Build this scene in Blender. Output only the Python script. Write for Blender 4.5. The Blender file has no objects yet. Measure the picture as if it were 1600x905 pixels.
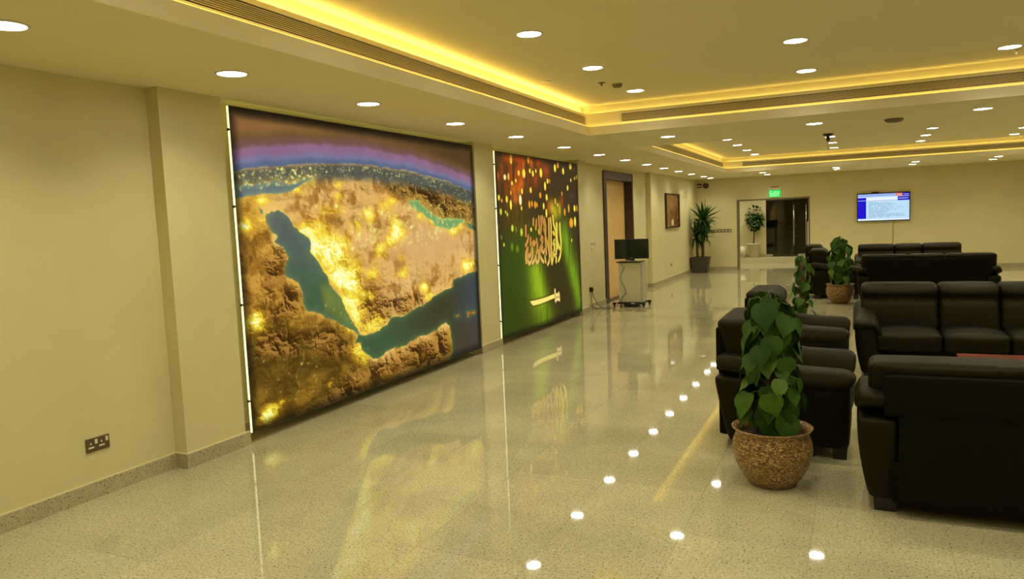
import bpy, bmesh, math, random
import numpy as np
from mathutils import Vector, Matrix
random.seed(7)
PI = math.pi
sc = bpy.context.scene
COL = sc.collection

# ------------------------------------------------------------ camera
cam_d = bpy.data.cameras.new('camera')
cam = bpy.data.objects.new('camera', cam_d)
COL.objects.link(cam)
sc.camera = cam
cam_d.sensor_fit = 'HORIZONTAL'
cam_d.sensor_width = 36.0
cam_d.lens = 36.0 * 1150.57 / 1600.0
cam_d.clip_start = 0.05
cam_d.clip_end = 200
yaw, pit, rol = -0.43916757, 0.09005225, 0.04224526
fwd = Vector((math.sin(yaw)*math.cos(pit), math.cos(yaw)*math.cos(pit), -math.sin(pit)))
r0 = Vector((math.cos(yaw), -math.sin(yaw), 0))
d0 = fwd.cross(r0)
right = r0*math.cos(rol) + d0*math.sin(rol)
down = -r0*math.sin(rol) + d0*math.cos(rol)
cam.matrix_world = Matrix(((right.x, -down.x, -fwd.x, 0), (right.y, -down.y, -fwd.y, 0), (right.z, -down.z, -fwd.z, 1.6), (0, 0, 0, 1)))

# ------------------------------------------------------------ world, exposure
w = bpy.data.worlds.new('night'); sc.world = w; w.use_nodes = True
w.node_tree.nodes['Background'].inputs[0].default_value = (0.02, 0.02, 0.025, 1)
w.node_tree.nodes['Background'].inputs[1].default_value = 0.3
sc.view_settings.view_transform = 'Standard'
sc.view_settings.look = 'None'
sc.view_settings.gamma = 1.0
sc.view_settings.exposure = 0.0
sc.view_settings.use_curve_mapping = False
DOWN_W = 5.2            # watts of each downlight
DOWN_COL = (1.0, 0.985, 0.76)
COVE_E = (6.0, 24.0, 6.0, 8.0)    # radiance of the hidden cove strips: lower troughs, upper left near, upper others, upper left far
COVE_COL = (1.0, 0.76, 0.24)

# ------------------------------------------------------------ materials
def srgb(r, g, b):
    f = lambda c: (c/255/12.92) if c/255 <= 0.04045 else ((c/255+0.055)/1.055)**2.4
    return (f(r), f(g), f(b), 1)
MATS = {}
def mat(name, col, rough=0.6, metal=0.0, noise=0.0, nscale=20, bump=0.0, bscale=80, spec=0.5, emit=None, estr=0.0, trans=0.0, ior=1.5, stint=None):
    if name in MATS: return MATS[name]
    m = bpy.data.materials.new(name); m.use_nodes = True
    nt = m.node_tree; n = nt.nodes; l = nt.links
    b = n['Principled BSDF']
    b.inputs['Base Color'].default_value = col
    b.inputs['Roughness'].default_value = rough
    b.inputs['Metallic'].default_value = metal
    b.inputs['Specular IOR Level'].default_value = spec
    b.inputs['IOR'].default_value = ior
    b.inputs['Transmission Weight'].default_value = trans
    if stint: b.inputs['Specular Tint'].default_value = stint
    if emit:
        b.inputs['Emission Color'].default_value = emit
        b.inputs['Emission Strength'].default_value = estr
    tc = n.new('ShaderNodeTexCoord')
    if noise > 0:
        t = n.new('ShaderNodeTexNoise'); t.inputs['Scale'].default_value = nscale; t.inputs['Detail'].default_value = 5
        l.new(tc.outputs['Object'], t.inputs['Vector'])
        mr = n.new('ShaderNodeMapRange'); mr.inputs[3].default_value = 1-noise; mr.inputs[4].default_value = 1+noise
        mr.inputs[1].default_value = 0.3; mr.inputs[2].default_value = 0.7
        l.new(t.outputs['Fac'], mr.inputs[0])
        mx = n.new('ShaderNodeVectorMath'); mx.operation = 'SCALE'
        mx.inputs[0].default_value = col[:3]; l.new(mr.outputs[0], mx.inputs['Scale'])
        l.new(mx.outputs[0], b.inputs['Base Color'])
    if bump > 0:
        t2 = n.new('ShaderNodeTexNoise'); t2.inputs['Scale'].default_value = bscale; t2.inputs['Detail'].default_value = 6
        l.new(tc.outputs['Object'], t2.inputs['Vector'])
        bp = n.new('ShaderNodeBump'); bp.inputs['Strength'].default_value = bump; bp.inputs['Distance'].default_value = 0.01
        l.new(t2.outputs['Fac'], bp.inputs['Height']); l.new(bp.outputs[0], b.inputs['Normal'])
    MATS[name] = m
    return m
def granite(name, base, dark, light, rough, tile, sc_=1.0, ior=1.5, contrast=1.0):
    m = bpy.data.materials.new(name); m.use_nodes = True
    nt = m.node_tree; n = nt.nodes; l = nt.links; b = n['Principled BSDF']
    g = n.new('ShaderNodeNewGeometry')
    def noise(scale, detail=3, rgh=0.6):
        t = n.new('ShaderNodeTexNoise'); t.inputs['Scale'].default_value = scale*sc_; t.inputs['Detail'].default_value = detail; t.inputs['Roughness'].default_value = rgh
        l.new(g.outputs['Position'], t.inputs['Vector']); return t
    def ramp(src, p0, c0, p1, c1):
        r = n.new('ShaderNodeValToRGB'); r.color_ramp.elements[0].position = p0; r.color_ramp.elements[0].color = c0
        r.color_ramp.elements[1].position = p1; r.color_ramp.elements[1].color = c1; l.new(src, r.inputs[0]); return r
    def mix(fac, a, bb, mode='MIX'):
        x = n.new('ShaderNodeMix'); x.data_type = 'RGBA'; x.blend_type = mode
        if isinstance(fac, float): x.inputs[0].default_value = fac
        else: l.new(fac, x.inputs[0])
        for i, v in ((6, a), (7, bb)):
            if isinstance(v, tuple): x.inputs[i].default_value = v
            else: l.new(v, x.inputs[i])
        return x.outputs[2]
    a = noise(88, 2, 0.6); bq = noise(46, 4, 0.7); cl = noise(1.6, 3, 0.55)
    r1 = ramp(a.outputs['Fac'], 0.34, (1, 1, 1, 1), 0.43, (0, 0, 0, 1))
    r2 = ramp(bq.outputs['Fac'], 0.52, (0, 0, 0, 1), 0.66, (1, 1, 1, 1))
    c = mix(r2.outputs[0], base, light)
    fm = n.new('ShaderNodeMath'); fm.operation = 'MULTIPLY'; fm.inputs[1].default_value = contrast; l.new(r1.outputs[0], fm.inputs[0])
    c = mix(fm.outputs[0], c, dark)
    r3 = ramp(cl.outputs['Fac'], 0.3, (0.86, 0.86, 0.86, 1), 0.7, (1.08, 1.08, 1.08, 1))
    c = mix(1.0, c, r3.outputs[0], 'MULTIPLY')
    if tile:
        sn = n.new('ShaderNodeVectorMath'); sn.operation = 'FLOOR'
        ad = n.new('ShaderNodeVectorMath'); ad.operation = 'MULTIPLY_ADD'; ad.inputs[1].default_value = (1/0.6, 1/0.6, 0); ad.inputs[2].default_value = (3.8/0.6+20, 20, 0)
        l.new(g.outputs['Position'], ad.inputs[0]); l.new(ad.outputs[0], sn.inputs[0])
        wn = n.new('ShaderNodeTexWhiteNoise'); l.new(sn.outputs[0], wn.inputs['Vector'])
        r4 = ramp(wn.outputs['Value'], 0, (0.93, 0.93, 0.93, 1), 1, (1.05, 1.05, 1.05, 1))
        c = mix(1.0, c, r4.outputs[0], 'MULTIPLY')
    l.new(c, b.inputs['Base Color'])
    b.inputs['Roughness'].default_value = rough; b.inputs['IOR'].default_value = ior
    MATS[name] = m
    return m
M_wall = mat('wall_paint', (0.66, 0.575, 0.285, 1), 0.75, noise=0.03, nscale=3, bump=0.02, bscale=300)
M_ceil = mat('ceiling_paint', (0.79, 0.70, 0.41, 1), 0.8, noise=0.015, nscale=2)
M_coffer = mat('coffer_paint', (0.84, 0.76, 0.48, 1), 0.6)
M_floor = granite('polished_granite', (0.44, 0.395, 0.22, 1), (0.085, 0.066, 0.028, 1), (0.54, 0.49, 0.29, 1), 0.035, True, ior=1.55, contrast=0.85)
M_joint = mat('joint_grout', (0.36, 0.32, 0.18, 1), 0.8)
M_base = granite('skirting_granite', (0.46, 0.39, 0.22, 1), (0.12, 0.085, 0.04, 1), (0.52, 0.45, 0.26, 1), 0.3, False)
M_baset = mat('skirting_bead', (0.7, 0.62, 0.33, 1), 0.6)
M_leather = mat('black_leather', (0.0062, 0.0056, 0.0020, 1), 0.50, noise=0.15, nscale=6, bump=0.25, bscale=160, spec=0.18, stint=(1.0, 0.84, 0.45, 1))
M_leatherb = mat('black_back_cloth', (0.0030, 0.0042, 0.0015, 1), 0.7, spec=0.10, stint=(1.0, 0.9, 0.4, 1))
M_leg = mat('dark_leg_wood', (0.012, 0.009, 0.005, 1), 0.5)
M_table = mat('red_brown_wood', (0.16, 0.03, 0.012, 1), 0.25, noise=0.3, nscale=8)
M_black = mat('black_plastic', (0.012, 0.012, 0.011, 1), 0.35)
M_screen = mat('screen_off', (0.012, 0.016, 0.012, 1), 0.12)
M_white = mat('white_laminate', (0.62, 0.56, 0.36, 1), 0.4)
M_whitep = mat('white_plastic', (0.72, 0.66, 0.42, 1), 0.4)
M_metal = mat('brushed_steel', (0.60, 0.58, 0.5, 1), 0.28, metal=1.0)
M_bronze = mat('bronze_plate', (0.16, 0.11, 0.06, 1), 0.4, metal=0.6)
M_fframe = mat('dark_door_frame', (0.050, 0.027, 0.014, 1), 0.45, noise=0.25, nscale=5)
M_soil = mat('soil', (0.028, 0.016, 0.007, 1), 0.95, noise=0.5, nscale=60, bump=0.8, bscale=60)
M_potg = mat('grey_planter', (0.055, 0.048, 0.028, 1), 0.55, noise=0.1, nscale=30)
M_bark = mat('bark', (0.16, 0.095, 0.03, 1), 0.9, noise=0.35, nscale=30, bump=0.5, bscale=60)
M_moss = mat('moss_pole', (0.10, 0.045, 0.018, 1), 0.95, noise=0.4, nscale=60, bump=0.8, bscale=90)
M_cable = mat('cable', (0.06, 0.05, 0.03, 1), 0.6)
M_cablep = mat('cable_pale', (0.30, 0.25, 0.12, 1), 0.6)
M_lip = mat('trim_ring', (0.75, 0.70, 0.55, 1), 0.4)
M_redp = mat('red_plastic', (0.12, 0.02, 0.008, 1), 0.4)
M_lamp = mat('lamp_white', (1, 1, 1, 1), 0.5, emit=(1.0, 0.96, 0.90, 1), estr=28.0)
M_cove = [mat('cove_led_%d' % i, (1, 1, 1, 1), 0.5, emit=COVE_COL+(1,), estr=COVE_E[i]) for i in range(4)]
M_edge = mat('lightbox_edge', (1, 1, 1, 1), 0.5, emit=(1.0, 0.97, 0.50, 1), estr=1.15)
M_backled = mat('lightbox_back_led', (1, 1, 1, 1), 0.5, emit=(1.0, 0.95, 0.35, 1), estr=3.0)
M_dark = mat('lightbox_frame', (0.03, 0.028, 0.015, 1), 0.5)
M_slat = mat('grille_slat', (0.66, 0.55, 0.30, 1), 0.5)
M_slot = mat('grille_slot', (0.014, 0.006, 0.002, 1), 0.9, spec=0.1)

def wood(name, c1, c2, scale=3.0, stretch=(12, 12, 0.8), rough=0.45):
    m = bpy.data.materials.new(name); m.use_nodes = True
    nt = m.node_tree; n = nt.nodes; l = nt.links; b = n['Principled BSDF']
    tc = n.new('ShaderNodeTexCoord'); mp = n.new('ShaderNodeMapping'); mp.inputs['Scale'].default_value = stretch
    t = n.new('ShaderNodeTexNoise'); t.inputs['Scale'].default_value = scale; t.inputs['Detail'].default_value = 4
    l.new(tc.outputs['Object'], mp.inputs[0]); l.new(mp.outputs[0], t.inputs['Vector'])
    r = n.new('ShaderNodeValToRGB'); r.color_ramp.elements[0].color = c1; r.color_ramp.elements[1].color = c2
    r.color_ramp.elements[0].position = 0.3; r.color_ramp.elements[1].position = 0.7
    l.new(t.outputs['Fac'], r.inputs[0]); l.new(r.outputs[0], b.inputs['Base Color']); b.inputs['Roughness'].default_value = rough
    MATS[name] = m; return m
M_door = wood('door_veneer', (0.66, 0.40, 0.13, 1), (0.80, 0.54, 0.20, 1))
M_foywood = wood('foyer_wood', (0.10, 0.045, 0.015, 1), (0.17, 0.08, 0.03, 1))

def mosaic():
    m = bpy.data.materials.new('shell_mosaic'); m.use_nodes = True
    nt = m.node_tree; n = nt.nodes; l = nt.links; b = n['Principled BSDF']
    uv = n.new('ShaderNodeUVMap')
    mp = n.new('ShaderNodeMapping'); mp.inputs['Scale'].default_value = (128, 74, 1); l.new(uv.outputs[0], mp.inputs[0])
    br = n.new('ShaderNodeTexBrick'); l.new(mp.outputs[0], br.inputs['Vector']); br.inputs['Scale'].default_value = 1
    br.inputs['Mortar Size'].default_value = 0.06; br.inputs['Brick Width'].default_value = 1; br.inputs['Row Height'].default_value = 1
    br.inputs['Color1'].default_value = (1, 1, 1, 1); br.inputs['Color2'].default_value = (1, 1, 1, 1); br.inputs['Mortar'].default_value = (0, 0, 0, 1)
    fl = n.new('ShaderNodeVectorMath'); fl.operation = 'FLOOR'
    sp = n.new('ShaderNodeSeparateXYZ'); l.new(mp.outputs[0], sp.inputs[0])
    fy = n.new('ShaderNodeMath'); fy.operation = 'FLOOR'; l.new(sp.outputs[1], fy.inputs[0])
    od = n.new('ShaderNodeMath'); od.operation = 'MODULO'; l.new(fy.outputs[0], od.inputs[0]); od.inputs[1].default_value = 2
    hf = n.new('ShaderNodeMath'); hf.operation = 'MULTIPLY_ADD'; l.new(od.outputs[0], hf.inputs[0]); hf.inputs[1].default_value = 0.5; l.new(sp.outputs[0], hf.inputs[2])
    cb = n.new('ShaderNodeCombineXYZ'); l.new(hf.outputs[0], cb.inputs[0]); l.new(fy.outputs[0], cb.inputs[1])
    l.new(cb.outputs[0], fl.inputs[0])
    wn = n.new('ShaderNodeTexWhiteNoise'); l.new(fl.outputs[0], wn.inputs['Vector'])
    r = n.new('ShaderNodeValToRGB'); e = r.color_ramp.elements
    e[0].position = 0; e[0].color = (0.06, 0.022, 0.006, 1); e[1].position = 1; e[1].color = (0.74, 0.54, 0.22, 1)
    for p, c in ((0.14, (0.14, 0.06, 0.015, 1)), (0.5, (0.30, 0.16, 0.042, 1)), (0.85, (0.42, 0.25, 0.075, 1))):
        x = e.new(p); x.color = c
    l.new(wn.outputs['Value'], r.inputs[0])
    mx = n.new('ShaderNodeMix'); mx.data_type = 'RGBA'; mx.blend_type = 'MIX'; l.new(br.outputs['Fac'], mx.inputs[0])
    l.new(r.outputs[0], mx.inputs[6]); mx.inputs[7].default_value = (0.09, 0.04, 0.015, 1)
    l.new(mx.outputs[2], b.inputs['Base Color']); b.inputs['Roughness'].default_value = 0.33
    bp = n.new('ShaderNodeBump'); bp.inputs['Strength'].default_value = 0.5; bp.inputs['Distance'].default_value = 0.002; bp.invert = True
    l.new(br.outputs['Fac'], bp.inputs['Height']); l.new(bp.outputs[0], b.inputs['Normal'])
    return m
M_mosaic = mosaic()

def leaf_mat(name, c1, c2, rough=0.4):
    m = bpy.data.materials.new(name); m.use_nodes = True
    nt = m.node_tree; n = nt.nodes; l = nt.links; b = n['Principled BSDF']
    oi = n.new('ShaderNodeObjectInfo'); g = n.new('ShaderNodeNewGeometry')
    t = n.new('ShaderNodeTexNoise'); t.inputs['Scale'].default_value = 14; l.new(g.outputs['Position'], t.inputs['Vector'])
    ad = n.new('ShaderNodeMath'); ad.operation = 'ADD'; l.new(oi.outputs['Random'], ad.inputs[0]); l.new(t.outputs['Fac'], ad.inputs[1])
    mu = n.new('ShaderNodeMath'); mu.operation = 'MULTIPLY'; mu.inputs[1].default_value = 0.5; l.new(ad.outputs[0], mu.inputs[0])
    r = n.new('ShaderNodeValToRGB'); r.color_ramp.elements[0].color = c1; r.color_ramp.elements[1].color = c2
    r.color_ramp.elements[0].position = 0.25; r.color_ramp.elements[1].position = 0.9
    l.new(mu.outputs[0], r.inputs[0]); l.new(r.outputs[0], b.inputs['Base Color']); b.inputs['Roughness'].default_value = rough
    b.inputs['Specular IOR Level'].default_value = 0.2
    MATS[name] = m; return m
M_leaf = leaf_mat('pothos_leaf', (0.014, 0.050, 0.002, 1), (0.060, 0.135, 0.005, 1), 0.55)
M_leafy = leaf_mat('pothos_leaf_pale', (0.04, 0.10, 0.01, 1), (0.20, 0.30, 0.04, 1), 0.5)
M_yucca = leaf_mat('yucca_leaf', (0.012, 0.045, 0.005, 1), (0.045, 0.105, 0.012, 1))
M_ficus = leaf_mat('ficus_leaf', (0.012, 0.05, 0.006, 1), (0.06, 0.13, 0.02, 1))
M_stem = mat('green_stem', (0.10, 0.14, 0.03, 1), 0.6)

# ------------------------------------------------------------ helpers
def tag(o, label=None, cat=None, group=None, kind=None):
    if label: o['label'] = label
    if cat: o['category'] = cat
    if group: o['group'] = group
    if kind: o['kind'] = kind
    return o
def thing(name, label, cat, loc=(0, 0, 0), rz=0.0, group=None):
    o = bpy.data.objects.new(name, None); COL.objects.link(o); o.empty_display_size = 0.1
    o.location = loc; o.rotation_euler = (0, 0, rz)
    return tag(o, label, cat, group)
def copy_tree(o, parent=None):
    c = o.copy(); COL.objects.link(c)
    if parent: c.parent = parent
    for ch in list(o.children): copy_tree(ch, c)
    return c
class MB:
    def __init__(s): s.v = []; s.f = []; s.sm = []; s.uvs = None
    def add(s, v, f, smooth=False):
        k = len(s.v); s.v += [tuple(p) for p in v]; s.f += [tuple(i+k for i in q) for q in f]; s.sm += [smooth]*len(f); return s
    def box(s, x0, x1, y0, y1, z0, z1):
        v = [(x, y, z) for z in (z0, z1) for y in (y0, y1) for x in (x0, x1)]
        return s.add(v, [(0, 2, 3, 1), (4, 5, 7, 6), (0, 1, 5, 4), (2, 6, 7, 3), (0, 4, 6, 2), (1, 3, 7, 5)])
    def hexa(s, bot, top):
        return s.add(list(bot)+list(top), [(3, 2, 1, 0), (4, 5, 6, 7), (0, 1, 5, 4), (1, 2, 6, 5), (2, 3, 7, 6), (3, 0, 4, 7)])
    def lathe(s, prof, n=32, c=(0, 0, 0), cap=True):
        v = []; f = []
        for r, z in prof:
            for i in range(n):
                a = 2*PI*i/n; v.append((c[0]+r*math.cos(a), c[1]+r*math.sin(a), c[2]+z))
        for k in range(len(prof)-1):
            for i in range(n):
                j = (i+1) % n; f.append((k*n+i, k*n+j, (k+1)*n+j, (k+1)*n+i))
        if cap:
            f.append(tuple(range(n))[::-1]); f.append(tuple((len(prof)-1)*n+i for i in range(n)))
        return s.add(v, f, True)
    def cyl(s, p0, p1, r0, r1=None, n=12):
        r1 = r0 if r1 is None else r1
        return s.tube([p0, p1], [r0, r1], n)
    def tube(s, pts, rad, n=8):
        pts = [Vector(p) for p in pts]
        if not isinstance(rad, (list, tuple)): rad = [rad]*len(pts)
        v = []; f = []; up = Vector((0, 0, 1))
        prev = None
        for i, p in enumerate(pts):
            d = (pts[min(i+1, len(pts)-1)] - pts[max(i-1, 0)]).normalized()
            if prev is None:
                a = d.cross(up) if abs(d.dot(up)) < 0.9 else d.cross(Vector((1, 0, 0)))
            else:
                a = prev - d*prev.dot(d)
            a.normalize(); prev = a; b = d.cross(a)
            for k in range(n):
                t = 2*PI*k/n; v.append(p + (a*math.cos(t)+b*math.sin(t))*rad[i])
        for i in range(len(pts)-1):
            for k in range(n):
                j = (k+1) % n; f.append((i*n+k, i*n+j, (i+1)*n+j, (i+1)*n+k))
        f.append(tuple(range(n))[::-1]); f.append(tuple((len(pts)-1)*n+k for k in range(n)))
        return s.add(v, f, True)
    def soft(s, x0, x1, y0, y1, z0, z1, r=0.04, n=8, bulge=(0, 0, 0), fn=None):
        # rounded, slightly stuffed box
        cx, cy, cz = (x0+x1)/2, (y0+y1)/2, (z0+z1)/2; hx, hy, hz = (x1-x0)/2, (y1-y0)/2, (z1-z0)/2
        r = min(r, hx, hy, hz); key = {}; v = []; f = []
        def vid(p):
            k = tuple(round(c, 5) for c in p)
            if k not in key: key[k] = len(v); v.append(p)
            return key[k]
        sp = lambda t: math.sin(t*PI/2)
        for ax in range(3):
            for sg in (-1, 1):
                for i in range(n):
                    for j in range(n):
                        q = []
                        for (a, b) in ((i, j), (i+1, j), (i+1, j+1), (i, j+1)):
                            c = [0, 0, 0]; c[ax] = sg; c[(ax+1) % 3] = sp(2*a/n-1); c[(ax+2) % 3] = sp(2*b/n-1)
                            q.append(vid(tuple(c)))
                        f.append(q if sg > 0 else q[::-1])
        out = []
        for (a, b, c) in v:
            p = Vector((a*hx, b*hy, c*hz))
            inn = Vector((max(-hx+r, min(hx-r, p.x)), max(-hy+r, min(hy-r, p.y)), max(-hz+r, min(hz-r, p.z))))
            d = p - inn
            if d.length > 1e-9: p = inn + d.normalized()*r
            fx, fy, fz = 1-a*a, 1-b*b, 1-c*c
            p += Vector((bulge[0]*a*fy*fz, bulge[1]*b*fx*fz, bulge[2]*c*fx*fy))
            p += Vector((cx, cy, cz))
            if fn: p = Vector(fn(p))
            out.append(tuple(p))
        return s.add(out, f, True)
    def build(s, name, m, parent=None, bevel=0.0):
        me = bpy.data.meshes.new(name); me.from_pydata(s.v, [], s.f); me.materials.append(m)
        me.polygons.foreach_set('use_smooth', s.sm); me.update()
        o = bpy.data.objects.new(name, me); COL.objects.link(o)
        if parent: o.parent = parent
        if bevel > 0:
            bm = bmesh.new(); bm.from_mesh(me); bmesh.ops.bevel(bm, geom=bm.edges[:], offset=bevel, segments=1, affect='EDGES', clamp_overlap=True); bm.to_mesh(me); bm.free()
        return o
def bx(name, m, x0, x1, y0, y1, z0, z1, parent=None, bevel=0.0, kind=None):
    o = MB().box(x0, x1, y0, y1, z0, z1).build(name, m, parent, bevel)
    if kind: o['kind'] = kind
    return o
def struct(name, mb, m):
    o = mb.build(name, m); o['kind'] = 'structure'; return o
# ------------------------------------------------------------ room dimensions (metres)
H1, H2 = 2.60, 2.955          # soffit and upper ceiling heights
XL, XR, YN, YB = -4.31, 8.7, -3.6, 21.66
XP = -4.20                    # pilaster face
CA = (-2.89, 7.2, -2.2, 8.5)  # near coffer
CB = (-2.89, 7.2, 10.43, 18.7)

# floor
fl = struct('floor', MB().box(XL-0.5, XR+0.1, YN-0.1, YB+2.76, -0.12, -0.003), M_joint)
TS = 0.6
xs = [XL-0.12] + [-3.8+TS*i for i in range(0, 21)] + [XR]
ys = [YN+TS*0.0 + TS*i for i in range(0, 43)]
ys = [y for y in ys if y < YB-0.1] + [YB]
def in_view(p):
    d = Vector((p[0], p[1], -1.6)); z = d.dot(fwd)
    if z < 0.3: return False
    u = 800+1150.57*d.dot(right)/z; v = 452.5+1150.57*d.dot(down)/z
    return -60 < u < 1660 and v < 980
cells = []
for i in range(len(xs)-1):
    for j in range(len(ys)-1):
        c = (xs[i], xs[i+1], ys[j], ys[j+1]); vis = any(in_view((x, y)) for x in c[:2] for y in c[2:])
        dd = ((c[0]+c[1])**2+(c[2]+c[3])**2)/4
        cells.append((0 if vis else 1, dd, c))
cells.sort(key=lambda t: (t[0], t[1]))
tmesh = {}
for vis, dd, c in cells[:300]:
    k = (round(c[1]-c[0], 3), round(c[3]-c[2], 3))
    if k not in tmesh:
        hx, hy = k[0]/2-0.0007, k[1]/2-0.0007
        b = MB(); b.box(-hx, hx, -hy, hy, -0.003, 0.0); o = b.build('tile', M_floor, fl, bevel=0.0005); tmesh[k] = o.data
        o.location = ((c[0]+c[1])/2, (c[2]+c[3])/2, 0)
    else:
        o = bpy.data.objects.new('tile', tmesh[k]); COL.objects.link(o); o.parent = fl; o.location = ((c[0]+c[1])/2, (c[2]+c[3])/2, 0)
b = MB()
for vis, dd, c in cells[300:]:
    b.box(c[0]+0.0012, c[1]-0.0012, c[2]+0.0012, c[3]-0.0012, -0.003, 0)
o = b.build('tile', M_floor, fl); o['kind'] = 'stuff'
o = MB().box(-6.2, 1.2, YB, YB+2.74, -0.003, 0).build('tile_field', M_floor, fl)
o['label'] = 'polished granite floor of the lobby beyond the opening'

# left wall: plan steps (y, x) with pilasters and recesses
DY0, DY1, DZ = 13.49, 15.3, 2.5
plan = [(YN, XL), (3.54, XL), (3.54, XP), (4.08, XP), (4.08, -4.42), (8.02, -4.42), (8.02, XP), (8.53, XP), (8.53, -4.42), (11.72, -4.42), (11.72, XP), (12.05, XP), (12.05, XL), (DY0, XL)]
b = MB()
def wallstrip(pts, z0, z1):
    for (ya, xa), (yb, xb) in zip(pts[:-1], pts[1:]):
        b.add([(xa, ya, z0), (xb, yb, z0), (xb, yb, z1), (xa, ya, z1)], [(0, 1, 2, 3)])
wallstrip(plan, 0, H1+0.4)
wallstrip([(DY0, XL), (DY1, XL)], DZ, H1+0.4)
wallstrip([(DY1, XL), (16.5, XL), (16.5, XP), (YB, XP)], 0, H1+0.4)
b.box(-4.75, -4.6, YN, YB, 0, 3.0)
struct('wall_left', b, M_wall)
# back wall with the lobby opening
OX0, OX1, OZ = -3.03, -1.17, 1.95
b = MB().box(-4.75, OX0, YB, YB+0.25, 0, 3.0).box(OX1, XR, YB, YB+0.25, 0, 3.0).box(OX0, OX1, YB, YB+0.25, OZ, 3.0)
struct('wall_back', b, M_wall)
struct('wall_right', MB().box(XR, XR+0.15, YN, YB, 0, 3.0), M_wall)
struct('wall_front', MB().box(-4.75, XR, YN-0.15, YN, 0, 3.0), M_wall)

# ceiling: soffit around two coffers, upper ceiling above them
b = MB(); T = H1+0.04
cy0, cy1 = YN, YB
q = 0.012
b.box(-4.75, CA[0]-q, cy0, cy1, H1, T)
b.box(CA[1]+q, XR, cy0, cy1, H1, T)
b.box(CA[0]-q, CA[1]+q, cy0, CA[2]-q, H1, T)
b.box(CA[0]-q, CA[1]+q, CA[3]+q, CB[2]-q, H1, T)
b.box(CA[0]-q, CA[1]+q, CB[3]+q, cy1, H1, T)
struct('ceiling', b, M_ceil)
b = MB().box(-4.75, XR, cy0, cy1, H2, H2+0.05)
struct('ceiling', b, M_ceil)
GZ0, GZ1, BZ = 2.735, 2.825, 2.862
S1_, S2_ = 0.055, 0.10       # how far the grille face and the upper fascia stand back from the coffer edge
def coffer(c, dev, n):
    x0, x1, y0, y1 = c
    b = MB()
    e = 0.012
    # lower fascia with lip
    b.box(x0-e, x0, y0-e, y1+e, H1, 2.70).box(x1, x1+e, y0-e, y1+e, H1, 2.70).box(x0, x1, y0-e, y0, H1, 2.70).box(x0, x1, y1, y1+e, H1, 2.70)
    struct('trim_%d' % n, b, M_coffer)
    b = MB(); a = S1_; q = S2_
    # grille wall with its ledge, then the upper fascia
    Z0 = H1+0.04
    g = 0.008
    b.box(x0-a-g, x0-a, y0-a, y1+a, Z0, BZ).box(x1+a, x1+a+g, y0-a, y1+a, Z0, BZ).box(x0-a, x1+a, y0-a-g, y0-a, Z0, BZ).box(x0-a, x1+a, y1+a, y1+a+g, Z0, BZ)
    zt = BZ-0.03
    b.box(x0-q, x0-a-g, y0-q, y1+q, zt-0.005, zt).box(x1+a+g, x1+q, y0-q, y1+q, zt-0.005, zt).box(x0-a, x1+a, y0-q, y0-a-g, zt-0.005, zt).box(x0-a, x1+a, y1+a+g, y1+q, zt-0.005, zt)
    b.box(x0-q-0.02, x0-q, y0-q, y1+q, BZ-0.035, H2).box(x1+q, x1+q+0.02, y0-q, y1+q, BZ-0.035, H2).box(x0-q, x1+q, y0-q-0.02, y0-q, BZ-0.035, H2).box(x0-q, x1+q, y1+q, y1+q+0.02, BZ, H2)
    struct('trim_%d' % (n+1), b, M_coffer)
    # hidden strips of warm light: lower trough and upper ledge
    for (nm, s, z) in (('lower', 0.030, 2.655), ('upper', 0.082, BZ-0.029)):
        t = thing('cove_light', 'warm yellow light strip hidden in the %s trough around the %s ceiling recess' % (nm, dev), 'cove light', (0, 0, z))
        h = 0.008
        for si, (ax0, ax1, ay0, ay1) in enumerate(((x0-s-h, x0-s+h, y0, y1), (x1+s-h, x1+s+h, y0, y1), (x0, x1, y1+s-h, y1+s+h), (x0, x1, y0-s-h, y0-s+h))):
            bx('light_strip', M_cove[0 if nm == 'lower' else ((1 if n == 1 else 3) if si == 0 else 2)], ax0, ax1, ay0, ay1, 0, 0.008, t)
def grille(label, axis, fixed, a0, a1, face, base=1):
    # linear air grille: frame and long slats; face = +1 / -1 direction it looks along the other axis
    t = thing('air_grille', label, 'air grille', ((fixed, a0, GZ0) if axis == 'y' else (a0, fixed, GZ0)))
    L = a1-a0; h = GZ1-GZ0
    def pb(name, m, u0, u1, d0, d1, z0, z1):
        d0, d1 = sorted((d0*face, d1*face))
        if axis == 'y': return bx(name, m, d0, d1, u0, u1, z0, z1, t)
        return bx(name, m, u0, u1, d0, d1, z0, z1, t)
    pb('backing', M_slot, 0, L, 0.0005, 0.002, 0, h)
    fr = MB()
    def fb(u0, u1, z0, z1):
        d0, d1 = sorted((0.002*face, 0.012*face))
        if axis == 'y': fr.box(d0, d1, u0, u1, z0, z1)
        else: fr.box(u0, u1, d0, d1, z0, z1)
    fb(-0.012, L+0.012, -0.012, 0); fb(-0.012, L+0.012, h, h+0.012); fb(-0.012, 0, 0, h); fb(L, L+0.012, 0, h)
    fr.build('frame', M_coffer, t)
    ns = 7; p = h/(ns+1)
    for i in range(ns):
        z = p*(i+1); pb('slat', M_slat, 0, L, 0.004, 0.011, z-p*0.25, z+p*0.25)
    return t
coffer(CA, 'nearer', 1); coffer(CB, 'farther', 3)
grille('long slotted air grille along the left side of the nearer ceiling recess', 'y', CA[0]-S1_, CA[2]+0.3, CA[3]+0.02, 1)
grille('long slotted air grille along the far side of the nearer ceiling recess', 'x', CA[3]+S1_, -2.50, CA[1]-0.4, -1)
grille('long slotted air grille along the left side of the farther ceiling recess', 'y', CB[0]-S1_, CB[2]+0.3, CB[3]-0.10, 1)
grille('long slotted air grille along the far side of the farther ceiling recess', 'x', CB[3]+S1_, -2.50, CB[1]-0.4, -1)

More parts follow.
